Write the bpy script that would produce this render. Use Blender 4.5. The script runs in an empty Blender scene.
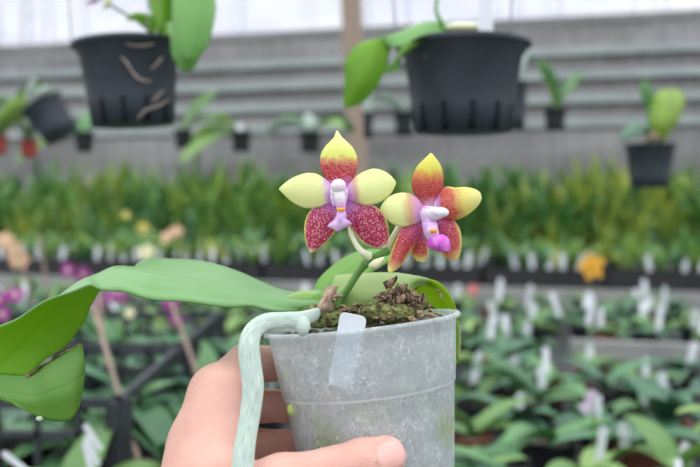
import bpy, math, random
import numpy as np
from mathutils import Vector, Matrix
rnd = random.Random(11)
R = math.radians
COL = bpy.context.scene.collection
# ------------------------------------------------------------------ camera
EYE = Vector((0, 0, 1.35)); PITCH = R(2.2); FPX = 875.0
FW = Vector((0, math.cos(PITCH), -math.sin(PITCH))); UP = Vector((0, math.sin(PITCH), math.cos(PITCH))); RT = Vector((1, 0, 0))
def P(px, py, d):
    px, py, d = float(px), float(py), float(d)
    return EYE + d * (FW + (px - 350) / FPX * RT + (233.5 - py) / FPX * UP)
def proj(v):
    q = Vector(v) - EYE; d = q.dot(FW)
    return 350 + FPX * q.dot(RT) / d, 233.5 - FPX * q.dot(UP) / d, d
cd = bpy.data.cameras.new('camera'); cam = bpy.data.objects.new('camera', cd); COL.objects.link(cam)
cd.sensor_width = 36; cd.lens = 45; cam.location = EYE; cam.rotation_euler = (R(90) - PITCH, 0, 0)
cd.dof.use_dof = True; cd.dof.focus_distance = 0.425; cd.dof.aperture_fstop = 7.8; cd.clip_start = 0.01
bpy.context.scene.camera = cam
# greenhouse frame: benches and back wall run at an angle to the view
AL = R(15)
def F(s, t, z): return Vector((s * math.cos(AL) + t * math.sin(AL), -s * math.sin(AL) + t * math.cos(AL), z))

# ------------------------------------------------------------------ materials
def nt(name):
    m = bpy.data.materials.new(name); m.use_nodes = True; n = m.node_tree; n.nodes.clear()
    out = n.nodes.new('ShaderNodeOutputMaterial'); return m, n, out
def N(n, typ, **kw):
    x = n.nodes.new(typ)
    for k, v in kw.items():
        if k in x.inputs.keys(): x.inputs[k].default_value = v
        else: setattr(x, k, v)
    return x
def ramp(n, stops, interp='LINEAR'):
    r = n.nodes.new('ShaderNodeValToRGB'); e = r.color_ramp.elements; r.color_ramp.interpolation = interp
    while len(e) < len(stops): e.new(0.5)
    for i, (p, c) in enumerate(stops):
        e[i].position = p; e[i].color = (c[0], c[1], c[2], 1) if not isinstance(c, (int, float)) else (c, c, c, 1)
    return r
def mixc(n, a, b, fac, mode='MIX'):
    m = n.nodes.new('ShaderNodeMix'); m.data_type = 'RGBA'; m.blend_type = mode
    for sock, v in ((m.inputs[6], a), (m.inputs[7], b)):
        if hasattr(v, 'is_linked') or hasattr(v, 'links'): n.links.new(v, sock)
        else: sock.default_value = (v[0], v[1], v[2], 1)
    if isinstance(fac, (int, float)): m.inputs[0].default_value = fac
    else: n.links.new(fac, m.inputs[0])
    return m.outputs[2]
def math_(n, op, a, b=None, c=None):
    m = n.nodes.new('ShaderNodeMath'); m.operation = op
    for i, v in enumerate((a, b, c)):
        if v is None: continue
        if isinstance(v, (int, float)): m.inputs[i].default_value = v
        else: n.links.new(v, m.inputs[i])
    return m.outputs[0]
def noise(n, scale, detail=3, coord='Object', vec=None, stretch=None, rough=0.5):
    if vec is None:
        tc = N(n, 'ShaderNodeTexCoord'); vec = tc.outputs[coord]
    if stretch:
        mp = N(n, 'ShaderNodeMapping'); mp.inputs['Scale'].default_value = stretch; n.links.new(vec, mp.inputs[0]); vec = mp.outputs[0]
    x = N(n, 'ShaderNodeTexNoise'); x.inputs['Scale'].default_value = scale; x.inputs['Detail'].default_value = detail; x.inputs['Roughness'].default_value = rough
    n.links.new(vec, x.inputs['Vector']); return x.outputs['Fac']
def bumpn(n, h, strength=0.3, dist=0.001):
    b = N(n, 'ShaderNodeBump'); b.inputs['Strength'].default_value = strength; b.inputs['Distance'].default_value = dist
    n.links.new(h, b.inputs['Height']); return b.outputs[0]
def simple(name, c1, c2=None, scale=40, rough=0.6, bump=0, bdist=0.001, metal=0, objvar=0, spec=0.5, stretch=None, lo=.35, hi=.65, sss=0):
    m, n, out = nt(name); b = N(n, 'ShaderNodeBsdfPrincipled'); b.inputs['Roughness'].default_value = rough; b.inputs['Metallic'].default_value = metal
    b.inputs['Specular IOR Level'].default_value = spec
    c2 = c2 or tuple(x * 0.75 for x in c1)
    f = noise(n, scale, 4, stretch=stretch); r = ramp(n, [(lo, c1), (hi, c2)]); n.links.new(f, r.inputs[0]); c = r.outputs[0]
    if objvar:
        oi = N(n, 'ShaderNodeObjectInfo'); h = N(n, 'ShaderNodeHueSaturation')
        n.links.new(math_(n, 'MULTIPLY_ADD', oi.outputs['Random'], objvar * .25, .5 - objvar * .125), h.inputs['Hue'])
        n.links.new(math_(n, 'MULTIPLY_ADD', oi.outputs['Random'], objvar * 2, 1 - objvar), h.inputs['Value'])
        n.links.new(c, h.inputs['Color']); c = h.outputs[0]
    n.links.new(c, b.inputs['Base Color'])
    if bump: n.links.new(bumpn(n, f, bump, bdist), b.inputs['Normal'])
    if sss: b.inputs['Subsurface Weight'].default_value = sss; b.inputs['Subsurface Radius'].default_value = (.006, .002, .001); b.inputs['Subsurface Scale'].default_value = 1
    n.links.new(b.outputs[0], out.inputs[0]); return m
def leafmat(name, c1, c2, trans, tfac=0.35, rough=0.4, scale=18, objvar=0, veins=0, streak=0, spec=.5):
    m, n, out = nt(name); b = N(n, 'ShaderNodeBsdfPrincipled'); b.inputs['Roughness'].default_value = rough; b.inputs['Specular IOR Level'].default_value = spec
    f = noise(n, scale, 4); r = ramp(n, [(.3, c1), (.7, c2)]); n.links.new(f, r.inputs[0]); c = r.outputs[0]
    uv = N(n, 'ShaderNodeTexCoord').outputs['UV']
    hgt = f
    if veins:
        sx = N(n, 'ShaderNodeSeparateXYZ'); n.links.new(uv, sx.inputs[0])
        w = math_(n, 'SINE', math_(n, 'MULTIPLY', sx.outputs[1], veins))
        w = math_(n, 'MULTIPLY_ADD', w, .5, .5)
        mid = math_(n, 'LESS_THAN', math_(n, 'ABSOLUTE', math_(n, 'SUBTRACT', sx.outputs[1], .5)), .010)
        c = mixc(n, c, tuple(x * .62 for x in c1), math_(n, 'MULTIPLY', w, .10))
        c = mixc(n, c, tuple(x * .4 for x in c1), math_(n, 'MULTIPLY', mid, .45))
        hgt = w
    if streak:   # whitish sheen streaks painted into the leaf colour
        g = noise(n, 60, 6, vec=uv, stretch=(1, 3, 1), rough=.7); rr = ramp(n, [(.60, 0), (.72, 1)]); n.links.new(g, rr.inputs[0])
        c = mixc(n, c, (.55, .7, .5), math_(n, 'MULTIPLY', rr.outputs[0], streak))
    tcol = None
    if objvar:
        oi = N(n, 'ShaderNodeObjectInfo'); h = N(n, 'ShaderNodeHueSaturation')
        n.links.new(math_(n, 'MULTIPLY_ADD', oi.outputs['Random'], -objvar * .14, .5 + objvar * .05), h.inputs['Hue'])
        n.links.new(math_(n, 'MULTIPLY_ADD', oi.outputs['Random'], objvar * 2, 1 - objvar), h.inputs['Value'])
        n.links.new(c, h.inputs['Color']); c = h.outputs[0]
    n.links.new(c, b.inputs['Base Color'])
    n.links.new(bumpn(n, hgt, .18, .0004), b.inputs['Normal'])
    t = N(n, 'ShaderNodeBsdfTranslucent')
    tc_ = mixc(n, c, trans, .6); n.links.new(tc_, t.inputs['Color'])
    mx = N(n, 'ShaderNodeMixShader'); mx.inputs[0].default_value = tfac
    n.links.new(b.outputs[0], mx.inputs[1]); n.links.new(t.outputs[0], mx.inputs[2]); n.links.new(mx.outputs[0], out.inputs[0]); return m

M = {}
M['leaf_top'] = leafmat('leaf_top', (.15, .36, .11), (.19, .42, .14), (.35, .6, .05), .22, .34, 25, veins=34, streak=.5, spec=.6)
M['leaf_under'] = leafmat('leaf_under', (.25, .50, .02), (.30, .57, .025), (.58, .92, .02), .64, .5, 25, veins=40)
M['leaf_flap'] = leafmat('leaf_flap', (.13, .34, .05), (.18, .40, .07), (.36, .66, .03), .35, .3, 60, veins=20, streak=.35, spec=.6)
M['leaf_pale'] = leafmat('leaf_pale', (.38, .54, .20), (.45, .60, .24), (.5, .7, .15), .3, .42, 20, veins=40, streak=.15)
M['leaf_lime'] = leafmat('leaf_lime', (.34, .56, .02), (.42, .62, .025), (.65, .9, .02), .6, .5, 20, veins=40)
M['leaf_mid'] = leafmat('leaf_mid', (.16, .40, .06), (.21, .46, .07), (.3, .6, .04), .35, .42, 25, veins=40)
M['leaf_base'] = leafmat('leaf_base', (.30, .50, .14), (.36, .56, .18), (.5, .7, .1), .2, .4, 30)
M['bg1'] = leafmat('bench_leaf', (.09, .25, .11), (.15, .36, .15), (.25, .5, .12), .3, .38, 14, objvar=.35, spec=.65)
M['bg2'] = leafmat('bench_leaf_pale', (.22, .42, .14), (.30, .50, .18), (.4, .62, .15), .35, .4, 14, objvar=.3)
M['bg3'] = leafmat('bench_leaf_dark', (.055, .18, .10), (.09, .25, .13), (.13, .33, .1), .2, .33, 14, objvar=.35, spec=.8)
M['strap1'] = leafmat('strap_leaf', (.17, .36, .10), (.28, .50, .15), (.38, .62, .1), .4, .38, 8, objvar=.5, spec=.7)
M['strap2'] = leafmat('strap_leaf_yellow', (.30, .44, .08), (.42, .52, .12), (.6, .7, .1), .4, .45, 8, objvar=.35)
M['strap3'] = leafmat('strap_leaf_dark', (.08, .22, .06), (.13, .32, .09), (.2, .45, .05), .3, .42, 8, objvar=.35)
M['black'] = simple('black_plastic', (.020, .024, .030), (.012, .014, .018), 30, .42, spec=.45)
M['potdark'] = simple('dusty_black_plastic', (.036, .050, .068), (.020, .028, .036), 14, .55, .05, spec=.4)
M['crate'] = simple('crate_plastic', (.035, .042, .055), (.02, .024, .032), 12, .5)
M['label'] = simple('white_plastic_label', (.80, .83, .90), (.70, .74, .84), 30, .5)
M['wire'] = simple('galvanised_wire', (.30, .31, .36), (.2, .2, .24), 60, .5, metal=.4)
M['redpot'] = simple('red_plastic', (.42, .06, .05), (.32, .05, .04), 30, .5)
M['terracotta'] = simple('terracotta', (.30, .10, .06), (.22, .07, .05), 30, .8)
M['medium'] = simple('potting_bark', (.26, .21, .15), (.10, .085, .065), 90, .95, .8, .003)
M['moss'] = simple('green_moss', (.22, .27, .08), (.07, .05, .025), 420, .95, .9, .002, lo=.4, hi=.6)
M['dry'] = simple('dry_brown_sheath', (.34, .24, .14), (.045, .03, .018), 330, .85, .7, .002, stretch=(1, 1, .4), lo=.42, hi=.58)
M['drypale'] = simple('dry_pale_sheath', (.50, .38, .28), (.14, .085, .055), 150, .8, .6, .002, stretch=(1, 1, .3))
M['spike'] = leafmat('spike_green', (.12, .30, .07), (.17, .36, .09), (.3, .6, .05), .1, .45, 120)
M['pedicel'] = simple('pale_pedicel', (.62, .72, .45), (.72, .76, .58), 120, .5, sss=.15)
M['cream'] = simple('cream_bract', (.80, .82, .60), (.70, .74, .42), 120, .55)
M['wood'] = simple('weathered_wood', (.30, .23, .19), (.36, .28, .23), 6, .85, .3, .003, stretch=(8, 8, .6))
M['bamboo'] = simple('bamboo_cane', (.36, .27, .22), (.27, .2, .16), 20, .7)
M['concrete'] = simple('concrete_floor', (.16, .16, .15), (.10, .10, .095), 3, .9, .2, .005)
M['rail'] = simple('grey_bench_board', (.34, .35, .33), (.24, .25, .25), 9, .85, .2, .003, stretch=(.4, 3, 3))
M['steel'] = simple('bench_steel', (.09, .10, .10), (.06, .065, .07), 10, .6, metal=.3)
M['traymat'] = simple('black_tray', (.018, .02, .024), (.012, .013, .016), 10, .55)

def rootmat():
    m, n, out = nt('aerial_root_velamen'); b = N(n, 'ShaderNodeBsdfPrincipled'); b.inputs['Roughness'].default_value = .6
    uv = N(n, 'ShaderNodeTexCoord').outputs['UV']
    f = noise(n, 14, 4, vec=uv, stretch=(5, .5, 1)); r = ramp(n, [(.3, (.34, .50, .40)), (.5, (.54, .67, .61)), (.7, (.74, .81, .78))]); n.links.new(f, r.inputs[0])
    n.links.new(r.outputs[0], b.inputs['Base Color']); g = noise(n, 60, 3, vec=uv, stretch=(1.5, 1, 1))
    n.links.new(bumpn(n, g, .35, .001), b.inputs['Normal'])
    b.inputs['Subsurface Weight'].default_value = .12; b.inputs['Subsurface Radius'].default_value = (.002, .003, .002); b.inputs['Subsurface Scale'].default_value = 1
    n.links.new(b.outputs[0], out.inputs[0]); return m
M['root'] = rootmat()
def skinmat():
    m, n, out = nt('skin'); b = N(n, 'ShaderNodeBsdfPrincipled'); b.inputs['Roughness'].default_value = .48
    f = noise(n, 95, 6, rough=.65); f2 = noise(n, 45, 4)
    r = ramp(n, [(.32, (.62, .27, .22)), (.68, (.76, .43, .35))]); n.links.new(f2, r.inputs[0])
    c = mixc(n, r.outputs[0], (.78, .54, .47), math_(n, 'MULTIPLY', f, .5)); n.links.new(c, b.inputs['Base Color'])
    v = N(n, 'ShaderNodeTexVoronoi'); v.inputs['Scale'].default_value = 900; n.links.new(N(n, 'ShaderNodeTexCoord').outputs['Object'], v.inputs['Vector'])
    h = math_(n, 'ADD', math_(n, 'MULTIPLY', v.outputs['Distance'], .4), f)
    n.links.new(bumpn(n, h, .45, .0011), b.inputs['Normal'])
    b.inputs['Subsurface Weight'].default_value = .18; b.inputs['Subsurface Radius'].default_value = (.006, .002, .0012); b.inputs['Subsurface Scale'].default_value = 1
    n.links.new(b.outputs[0], out.inputs[0]); return m
M['skin'] = skinmat()
M['nail'] = simple('fingernail', (.80, .40, .36), (.84, .50, .44), 90, .22)

def clearmat():
    """frosted, scratched, dirty translucent polypropylene"""
    m, n, out = nt('frosted_clear_plastic'); tc = N(n, 'ShaderNodeTexCoord').outputs['Object']
    grime = noise(n, 420, 8, vec=tc, rough=.8, stretch=(1, 1, .6)); big = noise(n, 38, 4, vec=tc)
    # short bright scratches: thin bands where a warped noise crosses one value
    def scratch(scale, stretch, w):
        s = noise(n, scale, 2, vec=tc, stretch=stretch, rough=.4)
        return math_(n, 'SUBTRACT', 1.0, math_(n, 'SMOOTH_MIN', math_(n, 'DIVIDE', math_(n, 'ABSOLUTE', math_(n, 'SUBTRACT', s, .5)), w), 1.0, .1))
    sc = math_(n, 'MAXIMUM', scratch(300, (1, 1, .6), .016), scratch(170, (.7, 1, 1.5), .011))
    gate = ramp(n, [(.46, 0), (.56, 1)]); n.links.new(noise(n, 120, 2, vec=tc), gate.inputs[0])
    sc = math_(n, 'MAXIMUM', math_(n, 'MULTIPLY', sc, gate.outputs[0]), 0)
    r = ramp(n, [(.30, (.66, .74, .78)), (.52, (.80, .87, .91)), (.70, (.92, .96, 1.0))]); n.links.new(grime, r.inputs[0])
    al = ramp(n, [(.49, 0), (.60, 1)]); n.links.new(big, al.inputs[0])
    # algae sits in the lower middle of the wall
    sp = N(n, 'ShaderNodeSeparateXYZ'); n.links.new(tc, sp.inputs[0])
    low = ramp(n, [(.30, 1), (.62, 0)]); n.links.new(math_(n, 'MULTIPLY_ADD', sp.outputs[2], 12, 1.0), low.inputs[0])
    alg = math_(n, 'MULTIPLY', math_(n, 'MULTIPLY', al.outputs[0], low.outputs[0]), .75)
    c = mixc(n, r.outputs[0], (.40, .54, .20), alg)
    ring = math_(n, 'LESS_THAN', math_(n, 'ABSOLUTE', math_(n, 'ADD', sp.outputs[2], .0338)), .0006)   # the moulded step, thicker plastic
    sc = math_(n, 'MAXIMUM', sc, math_(n, 'MULTIPLY', ring, .6))
    c = mixc(n, c, (.93, .96, 1), math_(n, 'MULTIPLY', sc, 1.0))
    d = N(n, 'ShaderNodeBsdfDiffuse'); n.links.new(c, d.inputs[0]); tl = N(n, 'ShaderNodeBsdfTranslucent'); n.links.new(c, tl.inputs[0])
    g = N(n, 'ShaderNodeBsdfGlossy'); g.inputs['Roughness'].default_value = .25; n.links.new(bumpn(n, grime, .4, .0006), g.inputs['Normal'])
    tr = N(n, 'ShaderNodeBsdfTransparent'); tr.inputs[0].default_value = (.93, .96, .97, 1)
    m1 = N(n, 'ShaderNodeMixShader'); m1.inputs[0].default_value = .30; n.links.new(d.outputs[0], m1.inputs[1]); n.links.new(tl.outputs[0], m1.inputs[2])
    m2 = N(n, 'ShaderNodeMixShader'); m2.inputs[0].default_value = .07; n.links.new(m1.outputs[0], m2.inputs[1]); n.links.new(g.outputs[0], m2.inputs[2])
    m3 = N(n, 'ShaderNodeMixShader')
    fac = math_(n, 'SUBTRACT', math_(n, 'SUBTRACT', math_(n, 'MULTIPLY_ADD', grime, -.7, .90), math_(n, 'MULTIPLY', sc, .5)), math_(n, 'MULTIPLY', alg, .15))
    fac = math_(n, 'MAXIMUM', math_(n, 'MINIMUM', fac, .85), .12)
    n.links.new(fac, m3.inputs[0]); n.links.new(m2.outputs[0], m3.inputs[1]); n.links.new(tr.outputs[0], m3.inputs[2])
    n.links.new(m3.outputs[0], out.inputs[0]); return m
M['clear'] = clearmat()

def petalmat(name, stops, spot=.7, margin=None, dots=520, vdark=None, tfac=.25):
    """pigment runs along the petal (UV x); fine pale spots only where the petal is red"""
    m, n, out = nt(name); b = N(n, 'ShaderNodeBsdfPrincipled'); b.inputs['Roughness'].default_value = .45
    tcn = N(n, 'ShaderNodeTexCoord'); uv = tcn.outputs['UV']; ob = tcn.outputs['Object']
    sx = N(n, 'ShaderNodeSeparateXYZ'); n.links.new(uv, sx.inputs[0])
    ns = noise(n, 300, 3, vec=ob); t = math_(n, 'ADD', sx.outputs[0], math_(n, 'MULTIPLY_ADD', ns, .16, -.08))
    r = ramp(n, stops); n.links.new(t, r.inputs[0]); c = r.outputs[0]
    redness = N(n, 'ShaderNodeSeparateColor'); n.links.new(c, redness.inputs[0])
    red = math_(n, 'SUBTRACT', redness.outputs[0], redness.outputs[1])
    redm = ramp(n, [(.22, 0), (.4, 1)]); n.links.new(red, redm.inputs[0])
    v = N(n, 'ShaderNodeTexVoronoi'); v.inputs['Scale'].default_value = dots * 2.3; n.links.new(ob, v.inputs['Vector'])
    sp = ramp(n, [(.16, 1), (.50, 0)]); n.links.new(v.outputs['Distance'], sp.inputs[0])
    c = mixc(n, c, (.92, .58, .60), math_(n, 'MULTIPLY', math_(n, 'MULTIPLY', sp.outputs[0], redm.outputs[0]), spot))
    if margin:
        a = math_(n, 'ABSOLUTE', math_(n, 'MULTIPLY_ADD', sx.outputs[1], 2, -1))
        mr = ramp(n, [(margin[0], 0), (margin[1], 1)]); n.links.new(math_(n, 'ADD', a, math_(n, 'MULTIPLY_ADD', ns, .1, -.05)), mr.inputs[0])
        far = ramp(n, [(.25, 0), (.5, 1)]); n.links.new(t, far.inputs[0])
        c = mixc(n, c, margin[2], math_(n, 'MULTIPLY', mr.outputs[0], far.outputs[0]))
    n.links.new(c, b.inputs['Base Color'])
    w = math_(n, 'SINE', math_(n, 'MULTIPLY', sx.outputs[1], 70)); n.links.new(bumpn(n, w, .12, .0004), b.inputs['Normal'])
    tl = N(n, 'ShaderNodeBsdfTranslucent'); n.links.new(c, tl.inputs[0]); mx = N(n, 'ShaderNodeMixShader'); mx.inputs[0].default_value = tfac
    n.links.new(b.outputs[0], mx.inputs[1]); n.links.new(tl.outputs[0], mx.inputs[2]); n.links.new(mx.outputs[0], out.inputs[0]); return m
VI = (.66, .27, .80); WH = (.86, .74, .92); RD = (.52, .035, .05); CR = (.42, .015, .09); YE = (.80, .84, .20); PY = (.88, .93, .44); OR = (.72, .20, .04)
M['p_dorsal'] = petalmat('dorsal_sepal_red_to_yellow', [(.0, VI), (.14, (.66, .26, .6)), (.22, RD), (.36, (.55,.05,.05)), (.44, (.72,.36,.14)), (.49, YE), (1, PY)], .55)
M['p_side'] = petalmat('pale_yellow_petal', [(.0, VI), (.16, (.76, .50, .84)), (.30, PY), (.6, (.84, .87, .42)), (1, PY)])
M['p_side_r'] = petalmat('pale_yellow_petal_with_red_base', [(.0, VI), (.16, (.72, .42, .78)), (.25, (.76, .45, .35)), (.36, PY), (1, PY)])
M['p_lat'] = petalmat('crimson_spotted_sepal', [(.0, VI), (.14, (.62, .22, .66)), (.26, (.5, .05, .22)), (.4, CR), (.85, (.5, .03, .10)), (.93, (.6, .3, .3)), (1, PY)], .75, (.86, .97, YE), dots=430)
M['q_dorsal'] = petalmat('dorsal_sepal_orange_red', [(.0, WH), (.12, (.66, .25, .35)), (.22, (.46, .04, .04)), (.40, (.52, .06, .04)), (.52, (.66, .28, .04)), (.62, (.72, .66, .08)), (1, YE)], .25)
M['q_left'] = petalmat('pale_yellow_petal_short', [(.0, VI), (.18, (.72, .36, .60)), (.28, (.76, .50, .26)), (.42, PY), (1, PY)])
M['q_right'] = petalmat('petal_red_inner_yellow_outer', [(.0, WH), (.08, VI), (.2, (.58, .08, .06)), (.42, (.62, .12, .05)), (.58, (.82, .72, .2)), (1, PY)], .4, (.86, .98, YE))
M['q_lat'] = petalmat('red_sepal_yellow_edge', [(.0, VI), (.15, (.5, .05, .22)), (.4, (.5, .03, .06)), (.66, (.56, .09, .06)), (.84, (.76, .6, .25)), (1, YE)], .4, (.72, .95, (.80, .66, .14)))
M['col_white'] = simple('white_column', (.84, .82, .84), (.80, .66, .86), 160, .4, sss=.15)
M['col_violet'] = simple('violet_base', (.66, .36, .80), (.80, .60, .88), 220, .45, sss=.1)
M['lip_pale'] = simple('pale_violet_lip', (.80, .60, .88), (.66, .34, .80), 260, .45, sss=.1)
M['lip_mag'] = simple('magenta_lip', (.66, .08, .66), (.80, .42, .84), 200, .45, sss=.1, lo=.45, hi=.75)
M['callus'] = simple('orange_callus', (.85, .42, .03), (.80, .30, .02), 200, .4)
for k, c in dict(purple=(.36, .03, .30), peach=(.72, .46, .30), yellow=(.80, .70, .18), amber=(.80, .42, .03), pink=(.78, .20, .22), cream=(.80, .80, .50), rust=(.5, .17, .05), lilac=(.70, .55, .80)).items():
    M['f_' + k] = simple('petals_' + k, c, tuple(x * .8 for x in c), 60, .5)

# ------------------------------------------------------------------ mesh helpers
ORG = {}
def tag(o, label=None, cat=None, group=None, kind=None):
    for k, v in (('label', label), ('category', cat), ('group', group), ('kind', kind)):
        if v: o[k] = v
    return o
def thing(name, loc, label, cat, group=None, rot=(0, 0, 0), scale=1):
    o = bpy.data.objects.new(name, None); o.empty_display_size = .02; COL.objects.link(o); o.location = loc; o.rotation_euler = rot
    if scale != 1: o.scale = (scale,) * 3
    ORG[o] = Vector(loc); return tag(o, label, cat, group)
def mesh(name, V, Fc, mats, midx=None, uv=None, smooth=True):
    me = bpy.data.meshes.new(name); me.from_pydata([tuple(v) for v in V], [], Fc)
    for m in (mats if isinstance(mats, (list, tuple)) else [mats]): me.materials.append(M[m] if isinstance(m, str) else m)
    if midx: me.polygons.foreach_set('material_index', midx)
    if uv is not None:
        l = me.uv_layers.new(name='UVMap'); vi = np.empty(len(me.loops), int); me.loops.foreach_get('vertex_index', vi)
        l.data.foreach_set('uv', np.asarray(uv, float)[vi].ravel())
    if smooth: me.polygons.foreach_set('use_smooth', [True] * len(me.polygons))
    me.update(); return me
def link(name, me, parent=None, loc=(0, 0, 0)):
    o = bpy.data.objects.new(name, me); COL.objects.link(o); o.location = loc
    if parent is not None: o.parent = parent; ORG[o] = ORG.get(parent, Vector())
    return o
def obj(name, geo, mats, parent=None, smooth=True, world=True):
    """geo: (verts, faces[, uv, midx]); verts in world space, moved into the parent's frame (parents are unrotated Empties)"""
    V, Fc = geo[0], geo[1]; uv = geo[2] if len(geo) > 2 else None; mi = geo[3] if len(geo) > 3 else None
    if parent is not None and world:
        o_ = ORG[parent]; V = [Vector(v) - o_ for v in V]
        return link(name, mesh(name, V, Fc, mats, mi, uv, smooth), parent)
    if world and parent is None:   # origin at the mesh's own base
        a = np.array([tuple(v) for v in V]); c = Vector(((a[:, 0].min() + a[:, 0].max()) / 2, (a[:, 1].min() + a[:, 1].max()) / 2, a[:, 2].min()))
        o = link(name, mesh(name, [Vector(v) - c for v in V], Fc, mats, mi, uv, smooth), None, c); ORG[o] = c; return o
    return link(name, mesh(name, V, Fc, mats, mi, uv, smooth), parent)
def join(*gs):
    V, Fc, mi = [], [], []
    for g in gs:
        geo, m = g if isinstance(g[1], int) else (g, 0)
        n = len(V); V += list(geo[0]); Fc += [tuple(i + n for i in f) for f in geo[1]]; mi += [m] * len(geo[1])
    return V, Fc, None, mi
def cr(pts, n):
    """Catmull-Rom resample (n samples) of a list of vectors / numpy rows"""
    p = np.array([tuple(q) for q in pts], float)
    if len(p) == 2: return np.array([p[0] + (p[1] - p[0]) * i / (n - 1) for i in range(n)])
    e = np.vstack([2 * p[0] - p[1], p, 2 * p[-1] - p[-2]]); out = []
    for i in range(n):
        u = i / (n - 1) * (len(p) - 1); k = min(int(u), len(p) - 2); t = u - k
        a, b, c, d = e[k], e[k + 1], e[k + 2], e[k + 3]
        out.append(.5 * ((2 * b) + (c - a) * t + (2 * a - 5 * b + 4 * c - d) * t * t + (3 * b - a - 3 * c + d) * t ** 3))
    return np.array(out)
def loft(rows, nu, nv, thick=.0006, wave=None):
    """surface through rows of points, given a real thickness; material 0 on the side the normal faces, 1 on the other"""
    rr = [cr(r, nv) for r in rows]; G = np.array([cr([r[j] for r in rr], nu) for j in range(nv)]).transpose(1, 0, 2)
    if wave: G = wave(G)
    du = np.gradient(G, axis=0); dv = np.gradient(G, axis=1); nr = np.cross(du, dv); L = np.linalg.norm(nr, axis=2, keepdims=True); L[L < 1e-12] = 1; nr /= L
    if nu > 2:
        nr[0] = nr[1]; nr[-1] = nr[-2]
    edge = np.ones((nu, nv, 1)); 
    A = G + nr * thick / 2; B = G - nr * thick / 2
    V = np.vstack([A.reshape(-1, 3), B.reshape(-1, 3)]); Fc, mi = [], []; n = nu * nv
    idx = lambda i, j: i * nv + j
    for i in range(nu - 1):
        for j in range(nv - 1):
            q = (idx(i, j), idx(i + 1, j), idx(i + 1, j + 1), idx(i, j + 1)); Fc.append(q); mi.append(0); Fc.append(tuple(n + k for k in reversed(q))); mi.append(1)
    loop = [(i, 0) for i in range(nu)] + [(nu - 1, j) for j in range(1, nv)] + [(i, nv - 1) for i in range(nu - 2, -1, -1)] + [(0, j) for j in range(nv - 2, 0, -1)]
    for a, b in zip(loop, loop[1:] + loop[:1]):
        a, b = idx(*a), idx(*b); Fc.append((b, a, a + n, b + n)); mi.append(0)
    uv = [(i / (nu - 1), j / (nv - 1)) for i in range(nu) for j in range(nv)] * 2
    return [Vector(v) for v in V], Fc, uv, mi
def tube(pts, rad, n=10, seg=None, flat=1.0, fdir=None, caps=True):
    seg = seg or max(2, (len(pts) - 1) * 6); p = cr(pts, seg); r = cr([(x,) for x in (rad if hasattr(rad, '__len__') else [rad] * len(pts))], seg)[:, 0]
    V, Fc, uv = [], [], []; prev = None
    for i in range(seg):
        t = Vector(p[min(i + 1, seg - 1)] - p[max(i - 1, 0)]).normalized()
        if fdir is not None: a = (Vector(fdir) - t * t.dot(Vector(fdir))).normalized()
        elif prev is None: a = t.orthogonal().normalized()
        else: a = (prev - t * t.dot(prev)).normalized()
        prev = a; b = t.cross(a)
        for k in range(n):
            w = 2 * math.pi * k / n; V.append(Vector(p[i]) + a * math.cos(w) * r[i] * flat + b * math.sin(w) * r[i]); uv.append((k / n, i / seg * 3))
    for i in range(seg - 1):
        for k in range(n):
            Fc.append((i * n + k, i * n + (k + 1) % n, (i + 1) * n + (k + 1) % n, (i + 1) * n + k))
    if caps:
        for i, s in ((0, -1), (seg - 1, 1)):
            t = Vector(p[min(i + 1, seg - 1)] - p[max(i - 1, 0)]).normalized() * s
            base = i * n; m = len(V)
            for k in range(n): V.append(Vector(p[i]) + (V[base + k] - Vector(p[i])) * .7 + t * r[i] * .45); uv.append(uv[base + k])
            V.append(Vector(p[i]) + t * r[i] * .62); uv.append((.5, uv[base][1]))
            for k in range(n):
                k2 = (k + 1) % n; q = (base + k, base + k2, m + k2, m + k) if s > 0 else (base + k2, base + k, m + k, m + k2)
                Fc.append(q); Fc.append((m + k, m + k2, m + n) if s > 0 else (m + k2, m + k, m + n))
    return V, Fc, uv, [0] * len(Fc)
def box(c, s, Mx=None):
    V = [Vector((x * s[0] / 2, y * s[1] / 2, z * s[2] / 2)) for x in (-1, 1) for y in (-1, 1) for z in (-1, 1)]
    V = [(Mx @ v if Mx else v) + Vector(c) for v in V]
    return V, [(0, 1, 3, 2), (4, 6, 7, 5), (0, 4, 5, 1), (2, 3, 7, 6), (0, 2, 6, 4), (1, 5, 7, 3)]
def rbox(c, s, Mx=None, bev=.1):
    """box with chamfered long edges"""
    b = min(s) * bev; hx, hy, hz = s[0] / 2, s[1] / 2, s[2] / 2
    ring = [(hx - b, hy), (hx, hy - b), (hx, -hy + b), (hx - b, -hy), (-hx + b, -hy), (-hx, -hy + b), (-hx, hy - b), (-hx + b, hy)]
    V, Fc = [], []
    for z, k in ((-hz, b), (-hz + b, 0), (hz - b, 0), (hz, b)):
        for x, y in ring: V.append(Vector((x - math.copysign(k, x), y - math.copysign(k, y), z)))
    for i in range(3):
        for k in range(8): Fc.append((i * 8 + k, i * 8 + (k + 7) % 8, i * 8 + 8 + (k + 7) % 8, i * 8 + 8 + k)[::-1][::-1])
    Fc.append(tuple(range(8))); Fc.append(tuple(range(31, 23, -1)))
    Fc = [tuple(reversed(f)) for f in Fc[:-2]] + [tuple(f) for f in Fc[-2:]]
    return [(Mx @ v if Mx else v) + Vector(c) for v in V], Fc
def lathe(prof, n=48, Mx=None, skip=None):
    V, Fc = [], []
    for r, z in prof:
        for k in range(n):
            w = 2 * math.pi * k / n; V.append(Vector((r * math.cos(w), r * math.sin(w), z)))
    for i in range(len(prof) - 1):
        for k in range(n):
            if skip and skip(i, k): continue
            Fc.append((i * n + k, i * n + (k + 1) % n, (i + 1) * n + (k + 1) % n, (i + 1) * n + k))
    if Mx: V = [Mx @ v for v in V]
    return V, Fc
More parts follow.
